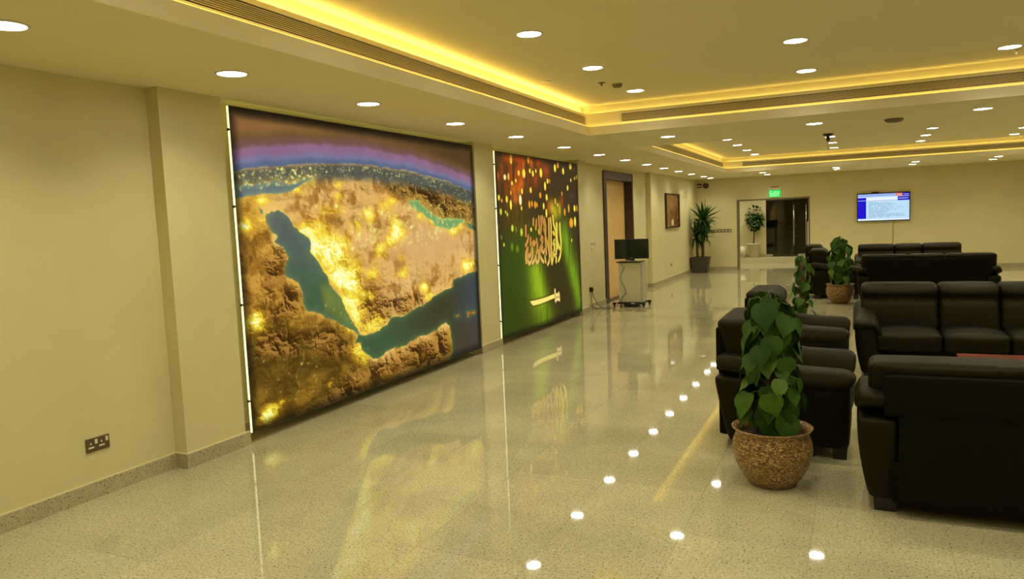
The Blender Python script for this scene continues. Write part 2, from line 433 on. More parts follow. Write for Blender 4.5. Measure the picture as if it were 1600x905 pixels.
# granite skirting
def skirt(name, segs, px=0.016, h=0.10):
    b = MB(); b2 = MB()
    for (xa, ya, xb, yb, nx, ny) in segs:
        x0, x1 = sorted((xa, xb)); y0, y1 = sorted((ya, yb))
        if nx: x0, x1 = sorted((xa, xa+nx*px))
        if ny: y0, y1 = sorted((ya, ya+ny*px))
        b.box(x0, x1, y0, y1, 0, h); b2.box(x0, x1-0.006*(nx > 0), y0+0.006*(ny < 0), y1, h, h+0.006)
    o = struct(name, b, M_base); b2.build('bead', M_baset, o)
skirt('baseboard_left', [(XL, YN, XL, 3.54-0.016, 1, 0), (XL, 3.54, XP+0.016, 3.54, 0, -1), (XP, 3.54, XP, 4.115, 1, 0), (-4.42, 4.115, -4.42, 7.99, 1, 0), (XP, 7.985, XP, 8.565, 1, 0), (-4.42, 8.57, -4.42, 11.68, 1, 0), (XP, 11.685, XP, 12.05, 1, 0), (XL, 12.05, XL, DY0-0.14, 1, 0),
    (XL, DY1+0.07, XL, 16.5-0.016, 1, 0), (XL, 16.5, XP+0.016, 16.5, 0, -1), (XP, 16.5, XP, YB-0.016, 1, 0)])
skirt('baseboard_back', [(XP, YB, OX0-0.03, YB, 0, -1), (OX1+0.03, YB, XR, YB, 0, -1)])

# wooden door in a dark frame
fr = MB()
fr.box(XL-0.21, XL+0.025, DY0-0.14, DY0+0.03, 0, DZ+0.0).box(XL-0.21, XL+0.02, DY1, DY1+0.075, 0, DZ).box(XL-0.21, XL+0.02, DY0-0.075, DY1+0.075, DZ-0.14, DZ+0.02)
fr.box(XL-0.20, XL-0.15, DY0+0.03, DY0+0.10, 0, DZ-0.14)
dr = struct('door_1', fr, M_fframe)
leaf = bx('door_leaf', M_door, XL-0.20, XL-0.16, DY0+0.10, DY1, 0.008, DZ-0.14, dr); leaf['label'] = 'light veneer door leaf'
h = MB(); h.box(XL-0.16, XL-0.152, DY0+0.15, DY0+0.20, 0.92, 1.16).tube([(XL-0.152, DY0+0.175, 1.06), (XL-0.10, DY0+0.175, 1.06), (XL-0.10, DY0+0.30, 1.06)], 0.011)
h.build('door_handle', M_metal, leaf)
bx('threshold', M_fframe, XL-0.2, XL+0.02, DY0, DY1, 0.0005, 0.006, dr)

# lobby beyond the opening: step, glass doors, dark room
struct('wall_lobby_left', MB().box(-6.2, -6.1, YB+0.25, 26, 0, 3), M_wall)
struct('wall_lobby_right', MB().box(1.1, 1.2, YB+0.25, 30, 0, 3), M_wall)
GY = 24.9
struct('floor_lobby_step', MB().box(-6.1, 1.1, 24.4, 30, -0.1, 0.17), mat('step_stone', (0.62, 0.55, 0.33, 1), 0.3, noise=0.05))
struct('ceiling_lobby', MB().box(-6.2, 1.2, YB+0.25, 30, 2.6, 2.7), M_ceil)
GX = -2.62
struct('wall_lobby_back', MB().box(-6.1, GX, GY, GY+0.12, 0.17, 2.6).box(GX, 1.1, GY, GY+0.12, 2.12, 2.6).box(-0.62, 1.1, GY, GY+0.12, 0.17, 2.12), M_wall)
struct('baseboard_lobby', MB().box(-6.1, GX-0.02, GY-0.016, GY, 0.17, 0.27), M_base)
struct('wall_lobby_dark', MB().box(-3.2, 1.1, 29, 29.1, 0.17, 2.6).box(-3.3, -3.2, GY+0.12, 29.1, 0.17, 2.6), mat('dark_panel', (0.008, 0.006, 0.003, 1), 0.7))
ob = MB()
jo = MB().box(OX0-0.03, OX0+0.012, YB-0.012, YB+0.26, 0, OZ+0.03).box(OX1-0.012, OX1+0.03, YB-0.012, YB+0.26, 0, OZ+0.03).box(OX0, OX1, YB-0.012, YB+0.26, OZ-0.012, OZ+0.03)
struct('trim_5', jo, mat('opening_trim', (0.20, 0.15, 0.07, 1), 0.5))
glass = mat('door_glass', (0.62, 0.60, 0.50, 1), 0.0, trans=1.0, ior=1.5)
M_fitting = M_metal
def gdoor(n, x0, x1, hx):
    b = MB().box(x0+0.004, x1-0.004, GY+0.03, GY+0.042, 0.19, 2.10)
    d = struct('door_%d' % n, b, glass)
    k = MB().box(x0+0.004, x0+0.20, GY+0.022, GY+0.05, 0.18, 0.25).box(x0+0.004, x0+0.20, GY+0.022, GY+0.05, 2.05, 2.11)
    k.build('patch_fitting', M_fitting, d)
    hh = MB().tube([(hx, GY-0.03, 0.53), (hx, GY-0.03, 1.80)], 0.016).cyl((hx, GY-0.03, 0.7), (hx, GY+0.03, 0.7), 0.008).cyl((hx, GY-0.03, 1.65), (hx, GY+0.03, 1.65), 0.008)
    hh.build('door_handle', M_fitting, d)
gdoor(2, GX, -1.66, -1.78); gdoor(3, -1.66, -0.62, -1.42)
t = thing('lobby_cabinet', 'dark brown wooden cabinet in the room behind the glass doors', 'cabinet', (-2.35, 28.2, 0.17))
bx('cabinet_body', M_foywood, -0.7, 0.75, 0, 0.6, 0, 2.1, t)
bx('cabinet_door', M_foywood, -0.68, 0.0, -0.02, 0, 0.05, 2.05, t); bx('cabinet_door', M_foywood, 0.02, 0.73, -0.02, 0, 0.05, 2.05, t)
t = thing('reception_counter', 'black reception counter seen through the left glass door', 'counter', (-2.0, 27.0, 0.17))
bx('counter_body', M_black, -0.9, 0.55, 0, 0.5, 0, 1.0, t); bx('counter_top', M_table, -0.95, 0.6, -0.05, 0.55, 1.0, 1.04, t)
t = thing('brochure_rack', 'tall brochure rack with many curved trays behind the glass doors', 'rack', (-1.9, 26.0, 0.17))
MB().cyl((0, 0, 0.02), (0, 0, 1.95), 0.025).build('pole', M_metal, t)
MB().lathe([(0.2, 0), (0.2, 0.03)], 20).build('base', M_metal, t)
for i in range(14):
    z = 0.55+i*0.1
    MB().lathe([(0.03, 0), (0.19, 0.035), (0.195, 0.045), (0.03, 0.012)], 18, (0, 0, z)).build('tray', M_bronze, t)
ART = {'med':[(-0.004,0.692),(0.141,0.658),(0.276,0.645),(0.447,0.648),(0.596,0.622),(0.702,0.579),(0.776,0.536),(0.851,0.498),(0.926,0.471),(0.779,0.507),(0.689,0.539),(0.569,0.566),(0.473,0.546),(0.41,0.537),(0.254,0.564),(0.106,0.573),(0.008,0.571)],'suez':[(0.236,0.738),(0.281,0.749),(0.292,0.788),(0.255,0.782)],'red':[(0.306,0.799),(0.301,0.854),(0.355,0.928),(0.299,0.826),(0.341,0.922),(0.418,0.977),(0.376,1.019),(0.478,1.066),(0.525,1.145),(0.479,1.219),(0.456,1.294),(0.53,1.338),(0.623,1.375),(0.672,1.458),(0.671,1.549),(0.716,1.611),(0.85,1.651),(1.005,1.719),(1.166,1.802),(1.335,1.889),(1.419,1.972),(1.382,1.927),(1.454,1.931),(1.503,1.973),(1.415,1.914),(1.36,1.843),(1.288,1.758),(1.219,1.662),(1.188,1.585),(1.118,1.517),(1.016,1.423),(1.005,1.351),(0.939,1.287),(0.926,1.239),(0.861,1.188),(0.799,1.116),(0.823,1.048),(0.793,1.002),(0.682,0.947),(0.606,0.896),(0.588,0.829),(0.589,0.859),(0.529,0.801),(0.434,0.772)],'aden':[(1.328,1.991),(1.382,1.927),(1.549,1.953),(1.728,1.943),(1.865,1.893),(1.923,1.855),(2.148,1.837),(2.327,1.812),(2.544,1.789),(2.743,1.727),(3.02,1.669),(3.2,1.651),(3.207,1.579),(3.471,1.547),(3.873,1.513),(4.016,1.768),(3.978,2.156),(3.941,2.524),(3.377,2.49),(3.01,2.477),(3.125,2.399),(3.107,2.215),(3.084,2.086),(2.983,2.035),(2.842,2.077),(2.64,2.107),(2.449,2.111),(2.266,2.122),(2.145,2.159),(1.921,2.153),(1.784,2.175),(1.676,2.202),(1.576,2.191),(1.482,2.136),(1.428,2.067),(1.409,2.019)],'socotra':[(3.486,1.976),(3.763,1.992),(3.698,2.031),(3.499,2.043)],'abdkuri':[(3.22,1.996),(3.312,1.999),(3.329,2.02),(3.243,2.017)],'gulf':[(2.354,0.671),(2.525,0.669),(2.637,0.731),(2.754,0.779),(2.936,0.845),(3.197,0.881),(3.514,0.877),(3.547,0.907),(3.398,0.953),(3.187,0.982),(2.956,0.963),(2.863,0.942),(2.82,0.892),(2.73,0.867),(2.629,0.818),(2.431,0.747)],'oman':[(3.549,0.889),(3.693,0.941),(3.882,0.972),(3.874,1.053),(3.65,0.993)],'horizon':[(-0.038,0.492),(0.238,0.441),(0.597,0.403),(1.084,0.361),(1.546,0.341),(2.415,0.373),(3.204,0.46),(3.896,0.578)],'mount':[[(0.939,1.111),(1.065,1.118),(1.264,1.213),(1.331,1.329),(1.491,1.354),(1.463,1.427),(1.21,1.368),(1.143,1.266),(1.041,1.176)],[(1.474,1.484),(1.692,1.536),(2.054,1.651),(2.556,1.672),(2.579,1.759),(2.327,1.812),(1.925,1.839),(1.653,1.924),(1.457,1.894),(1.433,1.656)],[(0.374,-0.039),(0.513,-0.023),(0.618,0.067),(0.66,0.154),(0.491,0.203),(0.36,0.104)],[(0.296,1.079),(0.479,1.056),(0.517,1.145),(0.459,1.261),(0.375,1.33),(0.287,1.461),(0.219,1.56),(0.336,1.574),(0.495,1.374),(0.631,1.454),(0.616,1.61),(0.359,1.643),(0.197,1.631)],[(0.65,1.836),(1.02,1.804),(1.185,1.956),(1.27,2.041),(0.994,2.062),(0.766,1.965)],[(0.108,1.729),(0.389,1.711),(0.605,1.818),(0.561,1.95),(0.225,1.93),(0.095,1.866)],[(2.318,0.474),(2.747,0.539),(3.224,0.611),(3.641,0.711),(3.814,0.871),(3.409,0.849),(2.939,0.812),(2.586,0.653),(2.124,0.525)],[(0.419,2.602),(0.619,2.471),(0.821,2.421),(1.149,2.312),(1.445,2.327),(1.431,2.47),(0.615,2.503)],[(1.16,2.292),(1.518,2.262),(1.917,2.183),(2.264,2.147),(2.703,2.133),(3.009,2.128),(3.012,2.45),(1.891,2.447)]],'glow':[(0.787,0.933,0.084,0.9),(0.824,1.048,0.084,1),(0.867,1.115,0.072,1),(0.968,1.203,0.095,1),(1.103,1.314,0.107,1.1),(1.204,1.391,0.095,1),(1.338,1.438,0.107,1.1),(1.293,1.609,0.107,1.2),(1.364,1.76,0.095,1.1),(1.714,1.882,0.095,0.9),(1.528,1.891,0.072,0.7),(1.362,2.064,0.084,0.9),(1.44,2.168,0.072,0.9),(1.074,1.075,0.107,0.8),(1.173,1.148,0.095,0.8),(1.384,1.265,0.095,0.7),(1.671,1.376,0.072,0.9),(1.818,1.164,0.095,0.8),(1.666,0.811,0.072,0.8),(1.691,0.865,0.072,0.6),(2.109,0.89,0.084,0.9),(2.132,1.006,0.095,1),(1.991,1.059,0.072,0.7),(1.477,0.915,0.072,0.6),(2.196,1.418,0.078,0.9),(2.585,1.593,0.078,0.9),(2.691,1.708,0.072,0.8),(3.546,1.435,0.107,1),(3.692,1.422,0.06,0.6),(3.268,0.997,0.078,0.9),(3.453,0.957,0.06,0.8),(2.814,0.881,0.06,0.9),(2.583,0.837,0.054,0.7),(0.279,0.682,0.06,0.8),(0.099,0.886,0.084,0.8),(0.062,0.871,0.06,0.6),(0.102,1.649,0.095,0.9),(0.106,1.605,0.06,0.7),(0.215,2.369,0.084,1),(0.149,2.398,0.06,0.6),(1.235,0.535,0.054,0.7),(0.877,0.514,0.084,0.4),(0.733,0.525,0.048,0.4),(0.662,0.537,0.06,0.5),(1.925,0.738,0.084,0.5),(2.063,0.681,0.06,0.6),(1.224,0.644,0.06,0.5),(0.963,0.905,0.06,0.5),(1.052,0.773,0.072,0.4),(1.501,1.561,0.06,0.6),(1.62,1.573,0.048,0.6),(0.679,0.599,0.048,0.8),(0.716,0.931,0.048,0.8),(0.264,0.83,0.036,0.7),(0.329,2.304,0.036,0.5),(2.176,1.26,0.054,0.4),(1.293,1.05,0.072,0.6),(1.211,0.773,0.084,0.35),(0.952,2.299,0.036,0.5),(1.269,1.853,0.048,0.6)],'script':[[(2.219,0.977),(2.219,1.108),(2.244,1.25),(2.23,1.391),(2.182,1.483),(2.111,1.544)],[(2.103,0.984),(2.082,1.197),(2.123,1.292),(2.193,1.37)],[(1.94,0.852),(1.954,0.962),(2.007,1.056),(2.044,1.196),(2.042,1.335),(2.021,1.427),(1.979,1.466),(1.932,1.431),(1.925,1.376)],[(2.079,0.965),(2.065,1.104),(2.079,1.225),(2.092,1.347)],[(1.765,0.896),(1.757,1.095),(1.744,1.23),(1.758,1.331),(1.745,1.457),(1.713,1.537),(1.661,1.574)],[(1.838,0.888),(1.851,1.006),(1.833,1.188),(1.827,1.37),(1.806,1.461),(1.831,1.572),(1.874,1.511),(1.897,1.411)],[(1.6,0.885),(1.572,1.045),(1.61,1.135),(1.681,1.255),(1.73,1.365),(1.745,1.457)],[(1.609,0.911),(1.635,1.001),(1.606,1.18),(1.616,1.315),(1.619,1.405)],[(1.521,0.857),(1.549,0.928),(1.59,0.983)],[(1.463,0.865),(1.477,0.954),(1.455,1.059),(1.419,1.116)],[(1.384,0.856),(1.386,0.952),(1.4,1.04),(1.421,1.102)],[(1.48,1.148),(1.43,1.191),(1.485,1.22),(1.511,1.185),(1.48,1.148)],[(1.496,1.22),(1.469,1.263),(1.395,1.313),(1.367,1.364),(1.383,1.436),(1.446,1.493),(1.501,1.523)],[(1.289,0.907),(1.28,0.994)],[(1.181,0.888),(1.173,0.965)],[(0.937,1.291),(0.94,1.359),(0.987,1.421),(1.057,1.365),(1.075,1.297)],[(0.918,1.366),(0.911,1.442),(0.967,1.518),(1.056,1.485),(1.108,1.402),(1.116,1.317),(1.052,1.202)],[(0.875,1.491),(0.86,1.422),(0.878,1.355),(0.937,1.291)],[(1.096,1.518),(1.178,1.467),(1.242,1.384),(1.296,1.291),(1.273,1.185)],[(1.215,1.426),(1.22,1.487),(1.261,1.525),(1.32,1.494),(1.339,1.416),(1.313,1.344)],[(0.974,1.123),(0.958,1.181),(0.877,1.254)],[(1.171,1.207),(1.125,1.231),(1.177,1.259),(1.213,1.226)],[(1.966,1.221),(1.911,1.274)],[(1.96,1.276),(1.95,1.377)],[(1.928,1.1),(1.962,1.128)],[(2.014,1.492),(2.008,1.556)],[(1.567,1.447),(1.583,1.529)],[(0.904,0.985),(0.892,1.111)],[(1.056,1.16),(1.048,1.245)],[(1.477,1.299),(1.437,1.35),(1.526,1.391),(1.554,1.347)]],'blade':[(0.949,2.051),(1.18,2.058),(1.393,2.059),(1.614,2.056),(1.787,2.047),(1.963,2.043),(2.071,2.041),(2.078,2.1),(1.91,2.104),(1.723,2.111),(1.552,2.12),(1.332,2.128),(1.069,2.124),(1.01,2.102)],'hilt':[[(2.07,2.05),(2.084,2.096),(2.09,2.159)],[(1.915,2.104),(1.921,2.166)],[(1.923,2.149),(2.026,2.13),(2.084,2.158)],[(1.915,1.986),(1.917,2.03)]],'bokeh':[(0.498,0.077,0.046,0.072,'Y'),(0.753,0.062,0.205,0.049,'r'),(1.083,0.05,0.039,0.059,'O'),(1.186,0.087,0.061,0.076,'o'),(0.908,0.135,0.041,0.067,'o'),(0.909,0.251,0.058,0.07,'Y'),(0.821,0.387,0.091,0.066,'o'),(0.712,0.472,0.089,0.082,'o'),(1.314,0.337,0.054,0.078,'r'),(1.452,0.072,0.101,0.078,'r'),(1.718,0.181,0.135,0.099,'r'),(0.535,0.476,0.086,0.073,'o'),(0.6,0.605,0.095,0.065,'o'),(1.808,0.717,0.088,0.108,'o'),(2.046,0.8,0.102,0.129,'y'),(2.229,0.754,0.078,0.112,'y'),(1.928,0.735,0.075,0.11,'y'),(2.347,0.622,0.063,0.094,'r'),(0.385,0.068,0.114,0.063,'r'),(0.734,0.25,0.036,0.042,'Y'),(0.285,0.325,0.041,0.041,'C'),(0.087,0.317,0.029,0.054,'o'),(0.398,0.313,0.038,0.055,'O'),(0.504,0.397,0.031,0.032,'Y'),(0.632,0.357,0.02,0.029,'Y'),(1.123,0.205,0.034,0.037,'Y'),(1.228,0.238,0.039,0.048,'Y'),(1.342,0.195,0.026,0.031,'Y'),(1.529,0.216,0.055,0.074,'Y'),(2.099,0.118,0.051,0.067,'Y'),(2.226,0.066,0.041,0.056,'O'),(2.447,0.149,0.048,0.056,'Y'),(2.782,0.056,0.056,0.058,'Y'),(2.782,0.278,0.028,0.032,'Y'),(2.961,0.243,0.029,0.031,'O'),(3.062,0.219,0.035,0.04,'Y'),(2.62,0.408,0.039,0.047,'Y'),(1.775,0.327,0.038,0.043,'Y'),(1.857,0.325,0.024,0.036,'O'),(1.672,0.405,0.043,0.072,'Y'),(1.126,0.476,0.039,0.046,'Y'),(0.822,0.499,0.033,0.044,'Y'),(0.453,0.526,0.027,0.032,'O'),(0.754,0.62,0.048,0.079,'C'),(0.077,0.595,0.036,0.041,'Y'),(0.163,0.633,0.018,0.029,'O'),(0.316,0.613,0.034,0.051,'Y'),(0.437,0.687,0.038,0.072,'Y'),(0.783,0.732,0.02,0.033,'Y'),(0.12,0.777,0.036,0.047,'L'),(0.265,0.783,0.023,0.025,'L'),(0.314,0.815,0.023,0.028,'L'),(1.473,0.542,0.042,0.049,'O'),(1.717,0.57,0.043,0.054,'Y'),(1.063,0.681,0.038,0.061,'O'),(1.154,0.67,0.03,0.051,'O'),(1.266,0.683,0.04,0.061,'O'),(1.337,0.683,0.027,0.043,'O'),(1.587,0.7,0.037,0.053,'Y'),(1.684,0.807,0.038,0.071,'Y'),(2.359,0.503,0.026,0.038,'O'),(2.064,0.625,0.04,0.055,'O'),(2.15,0.679,0.025,0.03,'Y'),(2.452,0.792,0.043,0.067,'O'),(2.642,0.735,0.039,0.077,'O'),(2.912,0.735,0.052,0.059,'Y'),(3.028,0.735,0.035,0.06,'O'),(2.736,0.969,0.101,0.087,'O'),(2.914,0.952,0.052,0.089,'Y'),(2.73,1.252,0.028,0.035,'L'),(0.455,1.001,0.043,0.052,'L'),(0.578,1.021,0.031,0.045,'l'),(0.75,1.063,0.044,0.06,'L'),(0.101,1.11,0.025,0.035,'l'),(0.171,1.211,0.026,0.028,'L'),(0.423,1.251,0.046,0.061,'l'),(0.591,1.288,0.055,0.053,'l'),(0.022,0.967,0.021,0.047,'l'),(1.087,1.034,0.031,0.034,'Y'),(1.265,1.004,0.036,0.051,'Y'),(1.371,1.067,0.036,0.053,'Y'),(2.792,0.521,0.068,0.049,'b')],'rays':[[(1.001,1.504),(1.451,2.376)],[(2.373,1.138),(2.995,2.222)],[(0.605,0.935),(0.659,1.598)],[(1.201,1.674),(1.304,2.0)]],'africa':[(-0.158,0.599),(0.227,0.545),(0.286,0.776),(0.387,1.031),(0.655,1.362),(1.386,1.937),(1.394,2.059),(1.653,2.323),(3.345,2.056),(3.839,3.743),(-0.052,2.674),(-0.346,2.485)],'iran':[(1.835,0.503),(3.06,0.465),(4.158,0.549),(4.101,1.124),(3.693,0.956),(3.232,0.91),(2.727,0.798),(2.386,0.664),(2.043,0.592)]}
# ------------------------------------------------------------ downlights
def make_downlight():
    t = thing('downlight', None, 'ceiling light')
    MB().lathe([(0.085, 0), (0.101, 0), (0.101, -0.004), (0.092, -0.008), (0.085, -0.003)], 28, cap=False).build('trim_ring', M_lip, t)
    MB().lathe([(0.086, -0.0015), (0.086, -0.004)], 28).build('lens', M_lamp, t)
    ld = bpy.data.lights.new('lamp', 'AREA'); ld.shape = 'DISK'; ld.size = 0.165; ld.energy = DOWN_W; ld.color = DOWN_COL; ld.spread = math.radians(128)
    lo = bpy.data.objects.new('lamp', ld); COL.objects.link(lo); lo.parent = t; lo.location = (0, 0, -0.0065)
    return t
NTH = ['nearest', 'second', 'third', 'fourth', 'fifth', 'sixth', 'seventh', 'eighth', 'ninth', 'tenth', 'eleventh', 'twelfth', 'thirteenth', 'fourteenth', 'fifteenth']
_dl = []
def downlight(x, y, z, label, group):
    if not _dl: o = make_downlight(); _dl.append(o)
    else: o = copy_tree(_dl[0])
    o.location = (x, y, z); tag(o, label, 'ceiling light', group); return o
left_row = [(-3.53, 2.18), (-3.52, 3.53), (-3.54, 4.98), (-3.58, 6.47), (-3.59, 7.93), (-3.61, 9.55), (-3.61, 11.08), (-3.61, 12.5), (-3.61, 13.93), (-3.61, 15.33), (-3.62, 16.77), (-3.62, 18.24), (-3.62, 19.8), (-3.62, 20.8)]
for i, (x, y) in enumerate(left_row):
    downlight(x, y, H1, 'white downlight in the left wall row, %s from the camera' % NTH[i], 'downlights of the left wall row')
for x, y in ((-3.53, 0.75), (-3.53, -0.7)):
    downlight(x, y, H1, 'round white downlight of the left wall row, behind the camera', 'downlights behind the camera')
colx = [-2.14, -0.44, 1.22]
cn = ['left', 'middle', 'right']
for k, x in enumerate(colx):
    for i, y in enumerate([5.03, 6.45, 7.87]):
        if k == 2 and i < 2: y += 0
        downlight(x, y, H2, 'white downlight in the nearer ceiling recess, %s column, %s of three' % (cn[k], ['nearest', 'second', 'farthest'][i]), 'downlights in the nearer ceiling recess')
    downlight(x, 9.35, H1, 'white downlight in the low band between both ceiling recesses, %s column' % cn[k], 'downlights between the recesses')
    ysf = {0: [14.06, 15.36, 16.79, 18.15], 1: [13.8, 15.18, 16.53, 17.92], 2: [13.7, 15.11, 16.48, 17.84]}[k]
    for i, y in enumerate(ysf):
        downlight(x, y, H2, 'white downlight in the farther ceiling recess, %s column, %s of four' % (cn[k], ['nearest', 'second', 'third', 'farthest'][i]), 'downlights in the farther ceiling recess')
    for i, y in enumerate({0: [19.69, 20.78], 1: [19.45, 20.25], 2: [19.15, 20.2]}[k]):
        downlight(x, y, H1, 'white downlight just before the far wall, %s column, %s of its pair' % (cn[k], ['nearer', 'farther'][i]), 'downlights before the far wall')
for x, y, z in ((2.81, 19.2, H1), (2.86, 20.3, H1), (2.88, 17.9, H2), (2.80, 16.5, H2)):
    downlight(x, y, z, {19.2: 'white downlight before the far wall at the right edge, nearer of its pair', 20.3: 'white downlight before the far wall at the right edge, farther of its pair', 17.9: 'round white downlight in the farther recess at the right edge, farther one', 16.5: 'round white downlight in the farther recess at the right edge, nearer one'}[y], 'downlights near the right edge')
for x in (-2.14, -0.44, 1.22):
    for y in (3.6, 2.15, 0.7, -0.75):
        downlight(x, y, H2, 'round white downlight in the nearer recess, above or behind the camera and out of frame', 'downlights out of frame')
for x in (2.85, 4.5, 6.1):
    for y in (7.87, 6.45, 5.03, 3.6, 2.15, 0.7, -0.75): downlight(x, y, H2, 'round white downlight in the nearer recess, out of frame', 'downlights out of frame on the right')
    for y in (9.35, 20.0): downlight(x, y, H1, 'round white downlight in the low ceiling, out of frame on the right', 'downlights out of frame on the right') if not (x < 3 and y > 19) else None
    for y in (12.4, 13.8, 15.2, 16.6, 18.0):
        if not (x < 3 and y > 16): downlight(x, y, H2, 'round white downlight in the farther recess, out of frame on the right', 'downlights out of frame on the right')
for k, x in enumerate(colx): 
    for y in (12.4,): downlight(x, y, H2, 'round white downlight in the farther recess hidden behind the low band, %s column' % cn[k], 'downlights hidden behind the low band')
for y in (-1.5, 0.7, 2.8, 5.0, 7.1, 9.3, 11.5, 13.8, 16.0, 18.2, 20.3):
    downlight(7.9, y, H1, 'round white downlight by the right wall, out of frame', 'downlights out of frame on the right')
for x, y in ((-1.9, 23.2), (-3.4, 22.9), (-2.9, 24.0), (-4.6, 23.6), (-0.4, 23.4), (-3.9, 24.1), (-2.0, 24.1), (-2.7, 22.5)):  # unseen lamps, added to brighten the lobby beyond the opening
    downlight(x, y, 2.6, 'unseen downlight added in the lobby ceiling to brighten the lobby beyond the opening', 'downlights added to brighten the lobby')

# ------------------------------------------------------------ printed lightbox pictures
def lattice_noise(U, V, s, seed):
    rs = np.random.RandomState(seed); g = rs.rand(257, 257)
    x = U*s; y = V*s; xi = np.floor(x).astype(int); yi = np.floor(y).astype(int)
    fx = x-xi; fy = y-yi; fx = fx*fx*(3-2*fx); fy = fy*fy*(3-2*fy)
    a = g[xi % 256, yi % 256]; b = g[(xi+1) % 256, yi % 256]; c = g[xi % 256, (yi+1) % 256]; d = g[(xi+1) % 256, (yi+1) % 256]
    return (a*(1-fx)+b*fx)*(1-fy)+(c*(1-fx)+d*fx)*fy
def fbm(U, V, s, seed, o=5):
    r = 0; a = 0.5; t = 0
    for k in range(o): r = r+a*lattice_noise(U+k*3.1, V+k*1.7, s*2**k, seed+k); t += a; a *= 0.55
    return r/t
def seg_dist(U, V, pts, closed=False):
    D = np.full(U.shape, 1e9); n = len(pts)
    for i in range(n if closed else n-1):
        ax, ay = pts[i]; bx_, by_ = pts[(i+1) % n]; dx, dy = bx_-ax, by_-ay; L = dx*dx+dy*dy+1e-12
        t = np.clip(((U-ax)*dx+(V-ay)*dy)/L, 0, 1); D = np.minimum(D, np.hypot(U-ax-t*dx, V-ay-t*dy))
    return D
def sdf(U, V, pts):        # negative inside
    D = seg_dist(U, V, pts, True); ins = np.zeros(U.shape, bool); n = len(pts)
    for i in range(n):
        ax, ay = pts[i]; bx_, by_ = pts[(i+1) % n]
        if ay == by_: continue
        c = ((ay > V) != (by_ > V)) & (U < (bx_-ax)*(V-ay)/(by_-ay)+ax); ins ^= c
    return np.where(ins, -D, D)
def sm(x, a, b): 
    t = np.clip((x-a)/(b-a), 0, 1); return t*t*(3-2*t)
def mixc(C, col, w): return C*(1-w[..., None])+np.array(col, float)*w[..., None]
